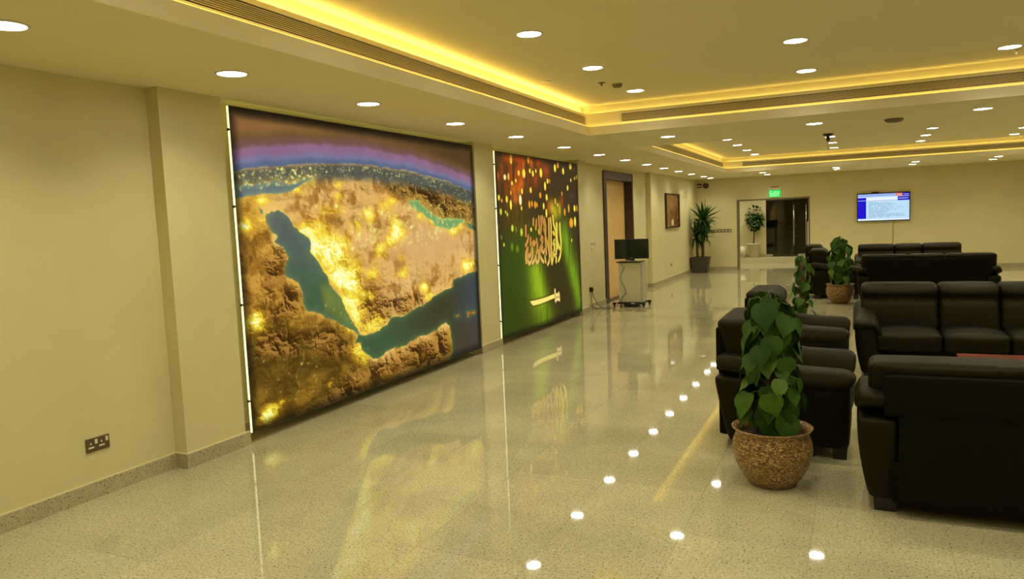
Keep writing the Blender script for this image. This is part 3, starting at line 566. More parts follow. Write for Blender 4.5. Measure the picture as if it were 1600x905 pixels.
def paint_globe(U, V, W, H):
    n1 = fbm(U, V, 2.2, 3); n2 = fbm(U, V, 9, 11, 5); n3 = fbm(U+n1*0.6, V+n2*0.2, 22, 23, 4); n4 = fbm(U, V, 60, 31, 2)
    wu = (fbm(U, V, 7, 41, 4)-0.5)*0.10; wv = (fbm(U, V, 7, 51, 4)-0.5)*0.10
    wu += (n4-0.5)*0.02; wv += (n3-0.5)*0.03
    Uw, Vw = U+wu*0.6, V+wv*0.6
    ridge = 1-np.abs(2*n3-1); nf = fbm(U*1.0+n2*0.10, V*1.9+n1*0.3, 26, 203, 5)
    # relief: a ridged height field, shaded by its slope as a satellite picture is
    hh = 0; am = 1.0; wgt = 1.0
    for k in range(7):
        nn = lattice_noise(U*1.0+k*2.3+n1*0.25, V*1.35+k*1.1+n2*0.12, 2.6*2.05**k, 300+k); rr_ = (1-np.abs(2*nn-1))**2; hh = hh+am*rr_*wgt; wgt = np.clip(rr_*1.6, 0, 1); am *= 0.52
    gv, gu = np.gradient(hh, V[1, 0]-V[0, 0], U[0, 1]-U[0, 0]); shd = np.tanh((gu*0.8-gv*0.9)*0.16)
    hh = (hh-hh.min())/(hh.max()-hh.min())
    mw = np.zeros(U.shape)
    for mp in ART['mount']: mw = np.maximum(mw, sm(-sdf(Uw, Vw, mp), -0.09, 0.09))
    # desert
    C = np.zeros(U.shape+(3,))+np.array([226, 178, 100.])
    C = mixc(C, (190, 132, 55), sm(n2, 0.45, 0.65)*0.6)
    C = mixc(C, (240, 198, 132), sm(n1, 0.5, 0.7)*0.6)
    sand = np.exp(-(((U-2.75)/0.85)**2+((V-1.12)/0.28)**2)*1.2)
    C = mixc(C, (216, 172, 112), np.clip(sand*1.2, 0, 1)*0.85)
    C = mixc(C, (150, 100, 36), sm(n2+0.25*(hh-0.4), 0.50, 0.68)*(1-np.clip(sand*1.5, 0, 1))*0.6)
    # africa and the horn
    A = sm(-sdf(Uw, Vw, ART['africa']), -0.03, 0.05)
    CA_ = np.zeros(C.shape)+np.array([208, 156, 58.])
    CA_ = mixc(CA_, (205, 150, 60), sm(n1, 0.42, 0.62)*0.7)
    CA_ = mixc(CA_, (120, 76, 16), sm(n2, 0.46, 0.66)*0.6); CA_ = mixc(CA_, (96, 60, 12), sm(hh, 0.42, 0.70)*0.55)
    low = sm(V-0.20*U, 1.25, 1.9); CA_ = mixc(CA_, (104, 78, 12), low*0.65)
    CA_ = mixc(CA_, (70, 50, 8), low*sm(hh, 0.30, 0.6)*0.6)
    C = C*(1-A[..., None])+CA_*A[..., None]
    I = sm(-sdf(Uw, Vw, ART['iran']), -0.03, 0.04)
    CI = np.zeros(C.shape)+np.array([150, 112, 42.]); CI = mixc(CI, (52, 42, 12), sm(n3, 0.44, 0.58)*0.8); CI = mixc(CI, (235, 205, 95), sm(n4, 0.60, 0.75)*0.7)
    C = C*(1-I[..., None])+CI*I[..., None]
    for i, mp in enumerate(ART['mount']):
        d = sdf(Uw, Vw, mp); w_ = sm(-d, -0.05, 0.07)
        C = mixc(C, (122, 76, 18), w_*0.55)
    rel = (0.16+0.62*mw)*(1-np.clip(sand*1.2, 0, 0.9)); up = np.clip(shd, 0, 1)*rel; dn = np.clip(-shd, 0, 1)*rel
    C = mixc(C, (48, 26, 2), np.clip(dn*1.25, 0, 0.9)); C = mixc(C, (240, 188, 104), up*0.62)
    # warm light of coasts and cities
    G = np.zeros(U.shape)
    for (u, v, r, a) in ART['glow']:
        inner = u > 1.75 or v < 0.9
        q_ = ((Uw-u)/(r*(1.15 if inner else 1.35)))**2+((Vw-v)/(r*(0.72 if inner else 0.9)))**2
        G += a*(np.exp(-q_)*(1.25 if inner else 1.0)+(0.10 if inner else 0.0)*np.exp(-q_/4))
    G += 0.25*sm(0.9-seg_dist(U, V, [(0.95, 0.95), (1.35, 1.35), (1.62, 1.75)]), 0.62, 0.9)*(0.4+n2)
    G *= 0.45+0.75*n3+0.55*sm(shd, -0.5, 0.6)
    C = mixc(C, (250, 190, 34), np.clip(G*1.0, 0, 1)*0.7); C = mixc(C, (255, 246, 70), np.clip(G-0.42, 0, 1)); C = mixc(C, (255, 255, 205), np.clip(G-1.0, 0, 1))
    # water
    def water(name, col, shore, k=0.05):
        nonlocal C
        d = sdf(U+wu*0.5, V+wv*0.5, ART[name]); w_ = sm(-d, -0.004, 0.006); g = np.exp(-np.maximum(-d, 0)/k)
        halo = np.exp(-np.maximum(d, 0)/0.035)*(d > 0)*0.35
        C = mixc(C, (250, 215, 90), halo)
        cc = np.zeros(C.shape)+np.array(col if not callable(col) else (0, 0, 0), float)
        if callable(col): cc = col()
        cc = mixc(cc, shore, g*0.75)
        C = C*(1-w_[..., None])+cc*w_[..., None]
    def redc():
        t = sm(V, 0.85, 1.65); c = np.zeros(C.shape)+np.array([88, 98, 94.]); c = mixc(c, (66, 92, 62), t); sh = sdf(U, V, [(0.9, 1.42), (1.18, 1.40), (1.42, 1.72), (1.62, 1.93), (1.3, 1.85), (0.95, 1.65)])
        c = mixc(c, (122, 134, 54), sm(-sh, -0.06, 0.06)*0.75); return c*(0.9+0.2*n2[..., None])
    def adenc():
        t = sm(U, 1.7, 2.9); c = np.zeros(C.shape)+np.array([62, 84, 56.]); c = mixc(c, (60, 60, 38), t); c = mixc(c, (62, 68, 72), sm(U, 3.0, 3.7)); c = mixc(c, (74, 56, 40), sm(V, 1.85, 2.3)*sm(U, 3.1, 3.4)*0.6); return c
    water('red', redc, (104, 130, 84), 0.03); water('aden', adenc, (96, 130, 74), 0.03); water('gulf', (112, 158, 96), (180, 200, 110), 0.02); water('oman', (70, 92, 78), (150, 180, 90), 0.02)
    for k in ('socotra', 'abdkuri'):
        d = sdf(Uw, Vw, ART[k]); C = mixc(C, (84, 130, 84), np.exp(-np.maximum(d, 0)/0.03)*0.5); C = mixc(C, (160, 120, 60), sm(-d, -0.01, 0.01)); C = mixc(C, (90, 60, 20), sm(-d, -0.01, 0.01)*sm(n4, 0.5, 0.6))
    # horizon, air glow and space
    hz = ART['horizon']; hv = np.interp(U, [p[0] for p in hz], [p[1] for p in hz])+(n2-0.5)*0.05
    d = hv-V
    cloud = sm(-d, -0.01, 0.03)*(1-sm(-d, 0.09, 0.20)); C = mixc(C, (64, 74, 74), cloud*0.85)
    C = mixc(C, (108, 116, 104), cloud*sm(n3, 0.5, 0.7)*0.35)
    water('med', (96, 114, 116), (150, 165, 120), 0.02); water('suez', (110, 130, 90), (150, 160, 90), 0.02)
    sky = sm(d, -0.012, 0.012)
    S = np.zeros(C.shape)+np.array([88, 104, 132.]); S = mixc(S, (122, 116, 150), sm(d, 0.02, 0.07)); S = mixc(S, (140, 102, 132), sm(d, 0.06, 0.12))
    S = mixc(S, (114, 80, 72), sm(d, 0.14, 0.19)); S = mixc(S, (110, 80, 44), sm(d, 0.19, 0.25)); S = mixc(S, (142, 100, 56), sm(d, 0.22, 0.32)*np.exp(-((U-0.6)/1.3)**2)); S = mixc(S, (78, 54, 24), sm(U, 1.6, 3.4)*sm(d, 0.2, 0.3)*0.8); S = mixc(S, (62, 48, 24), 1-sm(V, 0.0, 0.10))
    S *= (0.94+0.12*fbm(U, V, 5, 77, 2))[..., None]
    C = C*(1-sky[..., None])+S*sky[..., None]
    # points of city light
    rs = np.random.RandomState(5); P = np.zeros(U.shape)
    def dots(cnt, fu, r0_, r1_, amp):
        for _ in range(cnt):
            u, v = fu(); r = rs.uniform(r0_, r1_)
            i0 = int((u-3*r)/W*(NU-1)); i1 = int((u+3*r)/W*(NU-1))+2; j0 = int((v-3*r)/H*(NV-1)); j1 = int((v+3*r)/H*(NV-1))+2
            i0, j0 = max(i0, 0), max(j0, 0); 
            if i1 <= i0 or j1 <= j0 or i0 >= NU or j0 >= NV: continue
            P[j0:j1, i0:i1] += amp*rs.uniform(0.4, 1)*np.exp(-(((U[j0:j1, i0:i1]-u)/(r*1.3))**2+((V[j0:j1, i0:i1]-v)/r)**2))
    NV, NU = U.shape
    hzf = lambda u: np.interp(u, [p[0] for p in hz], [p[1] for p in hz])
    def f1(): u = rs.uniform(0.05, 3.75); return u, hzf(u)+abs(rs.normal(0, 0.05))+0.02
    def f2(): u = rs.uniform(0.05, 0.95); return u, hzf(u)+rs.uniform(0.02, 0.16)
    def f3(): return rs.uniform(0.9, 3.0), rs.uniform(0.72, 1.15)
    def f4(): return rs.uniform(0.1, 1.6), rs.uniform(1.5, 2.35)
    def f5(): return rs.uniform(2.9, 3.8), rs.uniform(0.66, 1.02)
    dots(150, f1, 0.005, 0.010, 0.75); dots(110, f2, 0.005, 0.011, 0.8); dots(160, f3, 0.008, 0.022, 0.7); dots(60, f4, 0.006, 0.010, 0.5); dots(120, f5, 0.006, 0.014, 0.6)
    t = np.linspace(0, 1, 24)
    for q in t: 
        u, v = 0.62-0.12*q+0.03*math.sin(9*q), 1.95+0.34*q
        P += 0.35*(0.3+((int(q*23)*7) % 5)/5)*np.exp(-(((U-u)/0.009)**2+((V-v)/0.007)**2))
    C = mixc(C, (245, 232, 130), np.clip(P, 0, 1))
    e = np.minimum(np.minimum(U, W-U)/0.10, np.minimum(V, H-V)/0.10); C *= (0.42+0.58*sm(e, 0, 1.1))[..., None]  # backlight falloff towards the panel edges, darkened into the print colours
    return C
def paint_flag(U, V, W, H):
    n1 = fbm(U, V, 1.6, 103); n2 = fbm(U, V, 6, 111, 4); n3 = fbm(U, V*0.15, 26, 123, 3)
    C = np.zeros(U.shape+(3,))+np.array([58, 48, 20.])
    g = sm(V-0.25*np.abs(U-1.2)+0.3*(n1-0.5), 0.75, 1.25)
    C = mixc(C, (58, 60, 14), g); C = mixc(C, (48, 66, 12), g*sm(1.1-U, 0.0, 0.9)*0.9)
    R = ART['rays']
    for pts, wd, col, amp in ((R[0], 0.36, (112, 140, 20), 0.9), (R[1], 0.24, (112, 150, 26), 0.95), (R[2], 0.45, (50, 74, 14), 0.8), (R[3], 0.22, (150, 184, 30), 0.95)):
        d = seg_dist(U, V, pts); C = mixc(C, col, np.clip(np.exp(-(d/wd)**2)*amp*(0.45+1.0*n3), 0, 1))
    d = seg_dist(U, V, [(1.9, 1.5), (2.35, 2.3)]); C = mixc(C, (54, 46, 16), np.exp(-(d/0.38)**4)*0.92)
    C = mixc(C, (58, 44, 20), (1-sm(V, 0.4, 1.1))*0.7)
    og = np.exp(-(((U-0.75)/0.75)**2+((V-0.22)/0.30)**2))+0.6*np.exp(-(((U-0.55)/0.4)**2+((V-0.75)/0.35)**2))
    C = mixc(C, (168, 72, 18), np.clip(og, 0, 1)*(0.30+0.75*sm(n3, 0.42, 0.66)))
    col = {'Y': (252, 226, 60), 'O': (238, 150, 30), 'o': (225, 110, 22), 'r': (190, 72, 18), 'y': (226, 210, 40), 'C': (255, 245, 170), 'L': (196, 208, 50), 'l': (110, 148, 30), 'b': (74, 66, 96)}
    for u, v, ru, rv, k in ART['bokeh']:
        ru = max(ru, 0.025)
        q = np.sqrt(((U-u)/ru)**2+((V-v)/rv)**2)
        if k in 'oryb': w_ = np.exp(-q*q*0.9)*(0.75 if k != 'b' else 0.6)
        elif k == 'l': w_ = 1-sm(q, 0.4, 1.4); w_ = w_*0.8
        else: w_ = 1-sm(q, 0.72, 1.12)
        C = mixc(C, col[k], w_)
        if k in 'YOL': C = mixc(C, (255, 240, 120), (1-sm(q, 0.0, 0.8))*0.35)
    for i, s in enumerate(ART['script']):
        d = seg_dist(U, V, s); m_ = np.mean([p[0] for p in s])
        br = sm(np.array(m_), 1.45, 2.1); cc = np.array((206, 140, 62))*(1-br)+np.array((250, 226, 84))*br
        vy = sm(V, 1.15, 1.65)
        C = mixc(C, (60, 36, 10), (1-sm(d, 0.03, 0.055))*0.55); wq = (1-sm(d, 0.018, 0.040))
        C = C*(1-wq[..., None])+(cc+(np.array((240, 208, 110))-cc)*(vy*(1-br))[..., None]*0.8)*wq[..., None]
    d = sdf(U, V, ART['blade']); C = mixc(C, (60, 36, 4), (1-sm(d, 0.0, 0.04))*0.7); C = mixc(C, (252, 232, 120), sm(-d, -0.012, 0.006)); C = mixc(C, (255, 250, 150), sm(-d, 0.02, 0.06)*0.6)
    for s in ART['hilt']:
        d = seg_dist(U, V, s); C = mixc(C, (60, 30, 8), (1-sm(d, 0.02, 0.05))*0.6); C = mixc(C, (250, 215, 140), 1-sm(d, 0.016, 0.036))
    e = np.minimum(np.minimum(U, W-U)/0.08, np.minimum(V, H-V)/0.08); C *= (0.5+0.5*sm(e, 0, 1.1))[..., None]  # weaker backlight near the edges, painted into the print
    return C
def lightbox(name, label, y0, y1, z0, z1, painter, NU, NV, gname):
    W, H = y1-y0, z1-z0
    t = thing(name, label, 'light box', (XP, y0, z0))
    th = 0.016
    bx('box_body', M_whitep, -th, -0.004, 0.004, W-0.004, 0.004, H-0.004, t)
    U, V = np.meshgrid(np.linspace(0, W, NU), np.linspace(0, H, NV))
    Cc = np.clip(painter(U, V, W, H), 0, 255)/255.0
    lin = np.where(Cc <= 0.04045, Cc/12.92, ((Cc+0.055)/1.055)**2.4)
    co = np.zeros((NV*NU, 3), np.float32); co[:, 0] = 0.0; co[:, 1] = U.ravel(); co[:, 2] = H-V.ravel()
    idx = np.arange(NV*NU).reshape(NV, NU); q = np.stack([idx[1:, :-1], idx[1:, 1:], idx[:-1, 1:], idx[:-1, :-1]], -1).reshape(-1, 4)
    me = bpy.data.meshes.new('printed_picture'); me.vertices.add(len(co)); me.vertices.foreach_set('co', co.ravel())
    me.loops.add(q.size); me.loops.foreach_set('vertex_index', q.ravel().astype(np.int32)); me.polygons.add(len(q))
    me.polygons.foreach_set('loop_start', np.arange(0, q.size, 4, dtype=np.int32)); me.update(calc_edges=True)
    at = me.color_attributes.new('print', 'FLOAT_COLOR', 'POINT'); rgba = np.ones((NV*NU, 4), np.float32); rgba[:, :3] = lin.reshape(-1, 3); at.data.foreach_set('color', rgba.ravel())
    if 'print_mat' not in MATS:
        m = bpy.data.materials.new('backlit_print'); m.use_nodes = True; n = m.node_tree.nodes; l = m.node_tree.links; b = n['Principled BSDF']
        a = n.new('ShaderNodeAttribute'); a.attribute_name = 'print'
        b.inputs['Base Color'].default_value = (0.004, 0.004, 0.003, 1); b.inputs['Roughness'].default_value = 0.5; b.inputs['Specular IOR Level'].default_value = 0.08
        l.new(a.outputs['Color'], b.inputs['Emission Color']); b.inputs['Emission Strength'].default_value = 1.0; MATS['print_mat'] = m
    me.materials.append(MATS['print_mat'])
    o = bpy.data.objects.new('printed_picture', me); COL.objects.link(o); o.parent = t; o['label'] = gname
    # thin dark frame on top, right and bottom; the near side glows
    fr = MB().box(-th, 0.003, -0.002, W+0.002, H-0.002, H+0.003).box(-th, 0.003, W-0.002, W+0.003, 0, H).box(-th, 0.003, -0.002, W+0.002, -0.003, 0.002)
    fr.build('frame', M_dark, t)
    e = bx('glowing_edge', M_edge, -th, 0.0, -0.004, 0.003, 0.0, H, t); e['label'] = 'bright glowing near side edge'
    for fz in (0.10, 0.40, 0.70, 0.93):
        MB().cyl((-0.008, -0.014, H*fz), (-0.008, 0.002, H*fz), 0.010, n=10).build('standoff', M_black, t)
    for fy in (0.12, 0.4, 0.7, 0.92):
        MB().cyl((-0.20, W*fy, H-0.2), (-th, W*fy, H-0.2), 0.012, n=8).build('wall_bracket', M_black, t)
    # led strips on the back, washing the recess
    bx('back_light', M_backled, -th-0.006, -th-0.001, 0.03, 0.05, 0.05, H-0.05, t)
    bx('back_light', M_backled, -th-0.006, -th-0.001, 0.03, W-0.03, H-0.05, H-0.03, t)
    return t
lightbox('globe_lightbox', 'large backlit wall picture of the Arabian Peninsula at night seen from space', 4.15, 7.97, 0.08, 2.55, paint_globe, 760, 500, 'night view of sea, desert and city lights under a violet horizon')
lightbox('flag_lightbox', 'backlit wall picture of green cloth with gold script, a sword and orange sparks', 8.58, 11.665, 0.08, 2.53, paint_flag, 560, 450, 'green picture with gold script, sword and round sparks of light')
# ------------------------------------------------------------ leather seats
def make_seat(name, W, D, n, label, cat, HB=0.865, CB_=0.245):
    t = thing(name, label, cat)
    hw, hd = W/2, D/2
    aw = 0.19                                     # arm width
    rnd = random.Random(3)
    # carcass under the seat cushions
    MB().soft(-hw+aw-0.03, hw-aw+0.03, -hd+0.05, hd-0.03, 0.075, 0.30, 0.02, 4).build('seat_frame', M_leatherb, t)
    # arms: tapering panels with padded tops
    for s in (-1, 1):
        def fn(p, s=s):
            k = max(0.0, min(1.0, (0.50-p[2])/0.43))
            x = p[0]-s*0.055*k*k; y = p[1]
            if p[1] > 0: y -= 0.085*((0.50-p[2])/0.43 if p[2] < 0.5 else 0)*(y/hd)
            else: y += 0.012*k*k
            return (x, y, p[2])
        x0, x1 = sorted((s*(hw-aw), s*(hw-0.005)))
        pn = MB().soft(x0, x1, -hd+0.01, hd-0.015, 0.07, 0.52, 0.03, 10, (0.008, 0.008, 0), fn).build('arm_panel', M_leather, t)
        def fp(p, s=s):
            # the pad climbs towards the back and rolls over outwards
            yy = (p[1]+hd)/(D)
            z = p[2]+0.09*sm1(yy, 0.30, 0.95)
            inn = (hw-aw+0.02)-abs(p[0])
            if inn > 0: z -= inn*1.5
            x = p[0]+s*0.0
            dz = abs(p[0])-(hw-0.02)
            if dz > 0: z -= dz*1.0
            return (x, p[1], z)
        x0, x1 = sorted((s*(hw-aw-0.05), s*(hw+0.010)))
        MB().soft(x0, x1, -hd-0.012, hd-0.03, 0.475, 0.575, 0.05, 12, (0.004, 0.01, 0.018), fp).build('arm_pad', M_leather, t)
    # rear panel, T-shaped over the arms
    wb = hw-0.115
    b = MB()
    b.soft(-hw+aw+0.004, hw-aw-0.004, hd-0.085, hd-0.012, 0.075, 0.60, 0.012, 6)
    b.soft(-wb+0.012, wb-0.012, hd-0.095, hd-0.008, 0.535, HB-0.068, 0.018, 8)
    b.build('rear_panel', M_leatherb, t)
    # seat and back cushions
    iw = hw-aw+0.02
    if n == 3: cuts_s = [-iw, -0.255, 0.255, iw]; cuts_b = [-hw+0.055, -CB_, CB_, hw-0.055]
    elif n == 1: cuts_s = [-iw, iw]; cuts_b = [-hw+0.10, hw-0.10]
    for i in range(n):
        a, c = cuts_s[i], cuts_s[i+1]
        ca = MB().soft(a+0.003, c-0.003, -hd+0.0, hd-0.27, 0.285, 0.455, 0.045, 12, (0.0, 0.012, 0.028))
        ca.build('seat_cushion', M_leather, t)
        a, c = cuts_b[i], cuts_b[i+1]
        def fb(p, a=a, c=c):
            x, y, z = p
            k = max(0.0, min(1.0, (z-0.42)/0.46))
            y += 0.14*(k-1)+0.02
            # narrower low down where it meets the arms
            if z < 0.66:
                lim = iw-0.004
                x = max(-lim, min(lim, x)) if z < 0.58 else x*(1-0.0)
            # crease under the head roll
            g = math.exp(-((z-HB+0.150)/0.022)**2)*0.030
            y += g if y < hd-0.2 else 0
            y -= 0.022*math.exp(-((z-HB+0.075)/0.05)**2) if y < hd-0.15 else 0
            return (x, y, z)
        MB().soft(a+0.002, c-0.002, hd-0.30, hd-0.035, 0.42, HB-0.010, 0.045, 22, (0.001, 0.030, 0.008), fb).build('back_cushion', M_leather, t)
    for sx in (-1, 1):
        for sy in (-1, 1):
            x = sx*(hw-0.135); y = (hd-0.16) if sy > 0 else -(hd-0.075)
            MB().hexa([(x-0.05, y-0.04, 0), (x+0.05, y-0.04, 0), (x+0.05, y+0.04, 0), (x-0.05, y+0.04, 0)], [(x-0.055, y-0.045, 0.085), (x+0.055, y-0.045, 0.085), (x+0.055, y+0.045, 0.085), (x-0.055, y+0.045, 0.085)]).build('leg', M_leg, t)
    return t
def sm1(x, a, b):
    t = max(0.0, min(1.0, (x-a)/(b-a))); return t*t*(3-2*t)
GS = 'black leather three-seat sofas'; GA = 'black leather armchairs'
sofa = make_seat('sofa', 1.94, 0.86, 3, 'black leather three-seat sofa in the right foreground with its back to the camera', 'sofa', 0.82, 0.19)
sofa['group'] = GS; sofa.location = (0.972, 4.54, 0); sofa.rotation_euler = (0, 0, PI)
def seat_copy(src, x, y, rz, label):
    o = copy_tree(src); o.location = (x, y, 0); o.rotation_euler = (0, 0, rz); o['label'] = label; return o
sofa2 = make_seat('sofa', 1.94, 0.86, 3, 'black leather three-seat sofa facing the camera, in the nearer group of seats', 'sofa')
sofa2['group'] = GS; sofa2.location = (0.955, 7.87, 0)
seat_copy(sofa2, 0.985, 13.30, PI, 'black leather three-seat sofa with its back to the camera, behind the nearer group of seats')
seat_copy(sofa2, 0.945, 16.55, 0, 'farthest black leather sofa, facing the camera below the wall screen')
chair = make_seat('armchair', 0.93, 0.86, 1, 'black leather armchair in profile, right behind the nearest potted vine', 'armchair', 0.90)
chair['group'] = GA; chair.location = (-0.45, 5.42, 0); chair.rotation_euler = (0, 0, PI/2)
seat_copy(chair, -0.50, 7.24, PI/2, 'black leather armchair in profile, second from the camera, just beyond the nearest one')
seat_copy(chair, -0.36, 14.72, PI/2, 'black leather armchair in profile behind the leafy pot of the farther group')
seat_copy(chair, -0.52, 16.50, PI/2, 'farthest black leather armchair, mostly hidden beyond the other far armchair')
def coffee_table(x0, y0, label):
    t = thing('coffee_table', label, 'table', (x0, y0, 0))
    MB().box(0, 1.05, 0, 0.62, 0.385, 0.42).build('table_top', M_table, t, 0.004)
    for x in (0.06, 0.93):
        for y in (0.05, 0.51): MB().box(x, x+0.06, y, y+0.06, 0, 0.385).build('leg', M_table, t)
    MB().box(0.08, 0.97, 0.07, 0.55, 0.14, 0.16).build('shelf', M_table, t)
    return t
coffee_table(0.72, 6.10, 'red-brown wooden coffee table between the two nearer sofas')

# ------------------------------------------------------------ plants
def heart_leaf(Lh, Wd, fold, droop, seed):
    r = random.Random(seed); rows = 7; v = []; f = []
    prof = [0.0, 0.62, 0.95, 1.0, 0.86, 0.55, 0.22, 0.0]
    back = [0.0, -0.13, -0.07, 0, 0, 0, 0, 0]
    for i in range(rows+1):
        t = i/rows; wd = prof[i]*Wd/2; y = t*Lh; z = -droop*t*t
        e = back[i]*Lh
        v += [(-wd, y+e, z+fold*wd*1.4), (-wd*0.5, y+e*0.4, z+fold*wd*0.5+0.004), (0, y, z), (wd*0.5, y+e*0.4, z+fold*wd*0.5+0.004), (wd, y+e, z+fold*wd*1.4)]
    for i in range(rows):
        for k in range(4):
            a = i*5+k; f.append((a, a+1, a+6, a+5))
    me = bpy.data.meshes.new('leaf'); me.from_pydata(v, [], f); me.polygons.foreach_set('use_smooth', [True]*len(f)); me.update(); return me
def orient(tip, nrm, s=1.0, loc=(0, 0, 0)):
    y = Vector(tip).normalized(); z = Vector(nrm); z = (z-y*z.dot(y)).normalized(); x = y.cross(z)
    m = Matrix(((x.x, y.x, z.x, 0), (x.y, y.y, z.y, 0), (x.z, y.z, z.z, 0), (0, 0, 0, 1)))
    return Matrix.Translation(loc) @ m @ Matrix.Scale(s, 4)
def mosaic_pot(t, R, Hh):
    prof = [(0.50, 0), (0.56, 0.02), (0.74, 0.16), (0.92, 0.38), (1.0, 0.60), (0.985, 0.74), (0.92, 0.86), (0.90, 0.90), (0.93, 0.94), (1.0, 0.985), (1.01, 1.0), (0.97, 1.005), (0.88, 0.955), (0.84, 0.90), (0.86, 0.70)]
    n = 56; v = []; f = []; uvs = []
    for r, z in prof:
        for i in range(n): a = 2*PI*i/n; v.append((r*R*math.cos(a), r*R*math.sin(a), z*Hh))
    me = bpy.data.meshes.new('pot'); L = [0]
    for k in range(1, len(prof)): L.append(L[-1]+math.hypot(prof[k][0]-prof[k-1][0], (prof[k][1]-prof[k-1][1])*Hh/R))
    for k in range(len(prof)-1):
        for i in range(n):
            j = (i+1) % n; f.append((k*n+i, k*n+j, (k+1)*n+j, (k+1)*n+i))
            uvs += [(i/n, L[k]/L[-1]), ((i+1)/n, L[k]/L[-1]), ((i+1)/n, L[k+1]/L[-1]), (i/n, L[k+1]/L[-1])]
    f.append(tuple(range(n))[::-1]); uvs += [(0, 0)]*n
    me.from_pydata(v, [], f); me.materials.append(M_mosaic); uvl = me.uv_layers.new(name='UVMap')
    for i, q in enumerate(uvs): uvl.data[i].uv = q
    me.polygons.foreach_set('use_smooth', [True]*len(f)); me.update()
    o = bpy.data.objects.new('pot', me); COL.objects.link(o); o.parent = t
    b = MB().lathe([(0.84*R, 0.0), (0.84*R, 0.012), (0.4*R, 0.03), (0.01, 0.035)], 24, (0, 0, 0.80*Hh)); b.build('soil', M_soil, t)
def vine(loc, label, R, Hh, top, rad, nleaf, Ls, seed, pale=0.0, jit=0.35, z0=None, bare=False, lean=0.0):
    r = random.Random(seed); t = thing('potted_vine', label, 'potted plant', loc); mosaic_pot(t, R, Hh)
    MB().tube([(0, 0, Hh*0.8), (lean*0.5, 0, (Hh+top)/2), (lean, 0, top-0.10)], [0.028, 0.028, 0.026], 10).build('moss_pole', M_moss, t)
    ms = []
    for k in range(4):
        me = heart_leaf(1.0, 0.80+0.06*k, 0.10+0.05*k, 0.10+0.08*k, k); me.materials.append(M_leaf); ms.append(me)
        me2 = me.copy(); me2.materials.clear(); me2.materials.append(M_leafy); ms.append(me2)
    st = MB(); zb = (z0 if z0 else Hh*1.18)
    for i in range(nleaf):
        q = (i+r.random())/nleaf; z = zb+(top-0.04-zb)*q; a = i*2.39996+r.uniform(-0.5, 0.5)
        rr = rad*(0.62+0.38*math.sin(PI*min(1, 0.25+q*0.7)))*r.uniform(0.45, 1.0)
        if q > 0.95: rr *= 0.6
        cx = lean*q
        px, py = cx+rr*math.cos(a), rr*math.sin(a)
        tip = Vector((math.cos(a)*r.uniform(0.15, 0.7), math.sin(a)*r.uniform(0.15, 0.7), -1.0)); tip += Vector((r.uniform(-jit, jit), r.uniform(-jit, jit), 0))
        nr = Vector((math.cos(a), math.sin(a), r.uniform(0.1, 0.8)))+Vector((r.uniform(-jit, jit), r.uniform(-jit, jit), 0))
        s = Ls*r.uniform(0.62, 1.12)
        me = ms[2*r.randrange(4)+(1 if r.random() < pale else 0)]
        o = bpy.data.objects.new('leaf', me); COL.objects.link(o); o.parent = t; o.matrix_local = orient(tip, nr, s, (px, py, z))
        st.tube([(cx+0.02*math.cos(a), 0.02*math.sin(a), z-0.05), (cx+rr*0.6*math.cos(a), rr*0.6*math.sin(a), z+0.015), (px, py, z)], 0.0028, 4)
    for k in range(7):
        a = r.uniform(0, 6.28); st.tube([(0.02*math.cos(a), 0.02*math.sin(a), zb+0.06), (0.06*math.cos(a), 0.06*math.sin(a), zb), (0.09*math.cos(a), 0.09*math.sin(a), Hh*0.83)], 0.003, 4)
    st.build('stem', M_stem, t)
    return t
vine((-0.450, 4.475, 0), 'tall heart-leaved vine in a shell-mosaic pot, nearest plant on the floor', 0.226, 0.345, 1.175, 0.152, 104, 0.152, 4, 0.10)
vine((-0.51, 8.20, 0), 'sparse climbing vine on a bare moss pole beyond the second armchair', 0.22, 0.32, 1.18, 0.10, 36, 0.13, 9, 0.4, 0.6)
vine((-0.25, 13.72, 0), 'bushy heart-leaved vine in a mosaic pot before the farther armchairs', 0.225, 0.33, 1.17, 0.20, 105, 0.135, 12, 0.08, 0.6)

def blade(Lh, Wd, bend):
    v = []; f = []; n = 5
    for i in range(n+1):
        t = i/n; wd = Wd/2*math.sin(PI*min(1, 0.15+0.85*t)) if i < n else 0.0; y = Lh*t*math.cos(bend*t*0.7); z = -Lh*bend*t*t*0.5
        v += [(-wd, y, z+wd*0.5), (0, y, z), (wd, y, z+wd*0.5)]
    for i in range(n):
        for k in range(2): a = i*3+k; f.append((a, a+1, a+4, a+3))
    me = bpy.data.meshes.new('leaf'); me.from_pydata(v, [], f); me.materials.append(M_yucca); return me
t = thing('potted_yucca', 'tall spiky-leaved plant with two bare trunks in a grey square planter, far left corner', 'potted plant', (-3.925, 20.80, 0))
MB().hexa([(-0.17, -0.17, 0), (0.17, -0.17, 0), (0.17, 0.17, 0), (-0.17, 0.17, 0)], [(-0.235, -0.235, 0.41), (0.235, -0.235, 0.41), (0.235, 0.235, 0.41), (-0.235, 0.235, 0.41)]).build('pot', M_potg, t, 0.008)
rim = MB(); 
for (a0, a1, b0, b1) in ((-0.245, 0.245, -0.245, -0.215), (-0.245, 0.245, 0.215, 0.245), (-0.245, -0.215, -0.215, 0.215), (0.215, 0.245, -0.215, 0.215)): rim.box(a0, a1, b0, b1, 0.41, 0.435)
rim.build('rim', M_potg, t); bx('soil', M_soil, -0.215, 0.215, -0.215, 0.215, 0.41, 0.422, t)
MB().tube([(0.06, 0, 0.40), (0.07, 0, 0.9), (0.08, 0, 1.42)], [0.042, 0.036, 0.03], 10).build('trunk', M_bark, t)
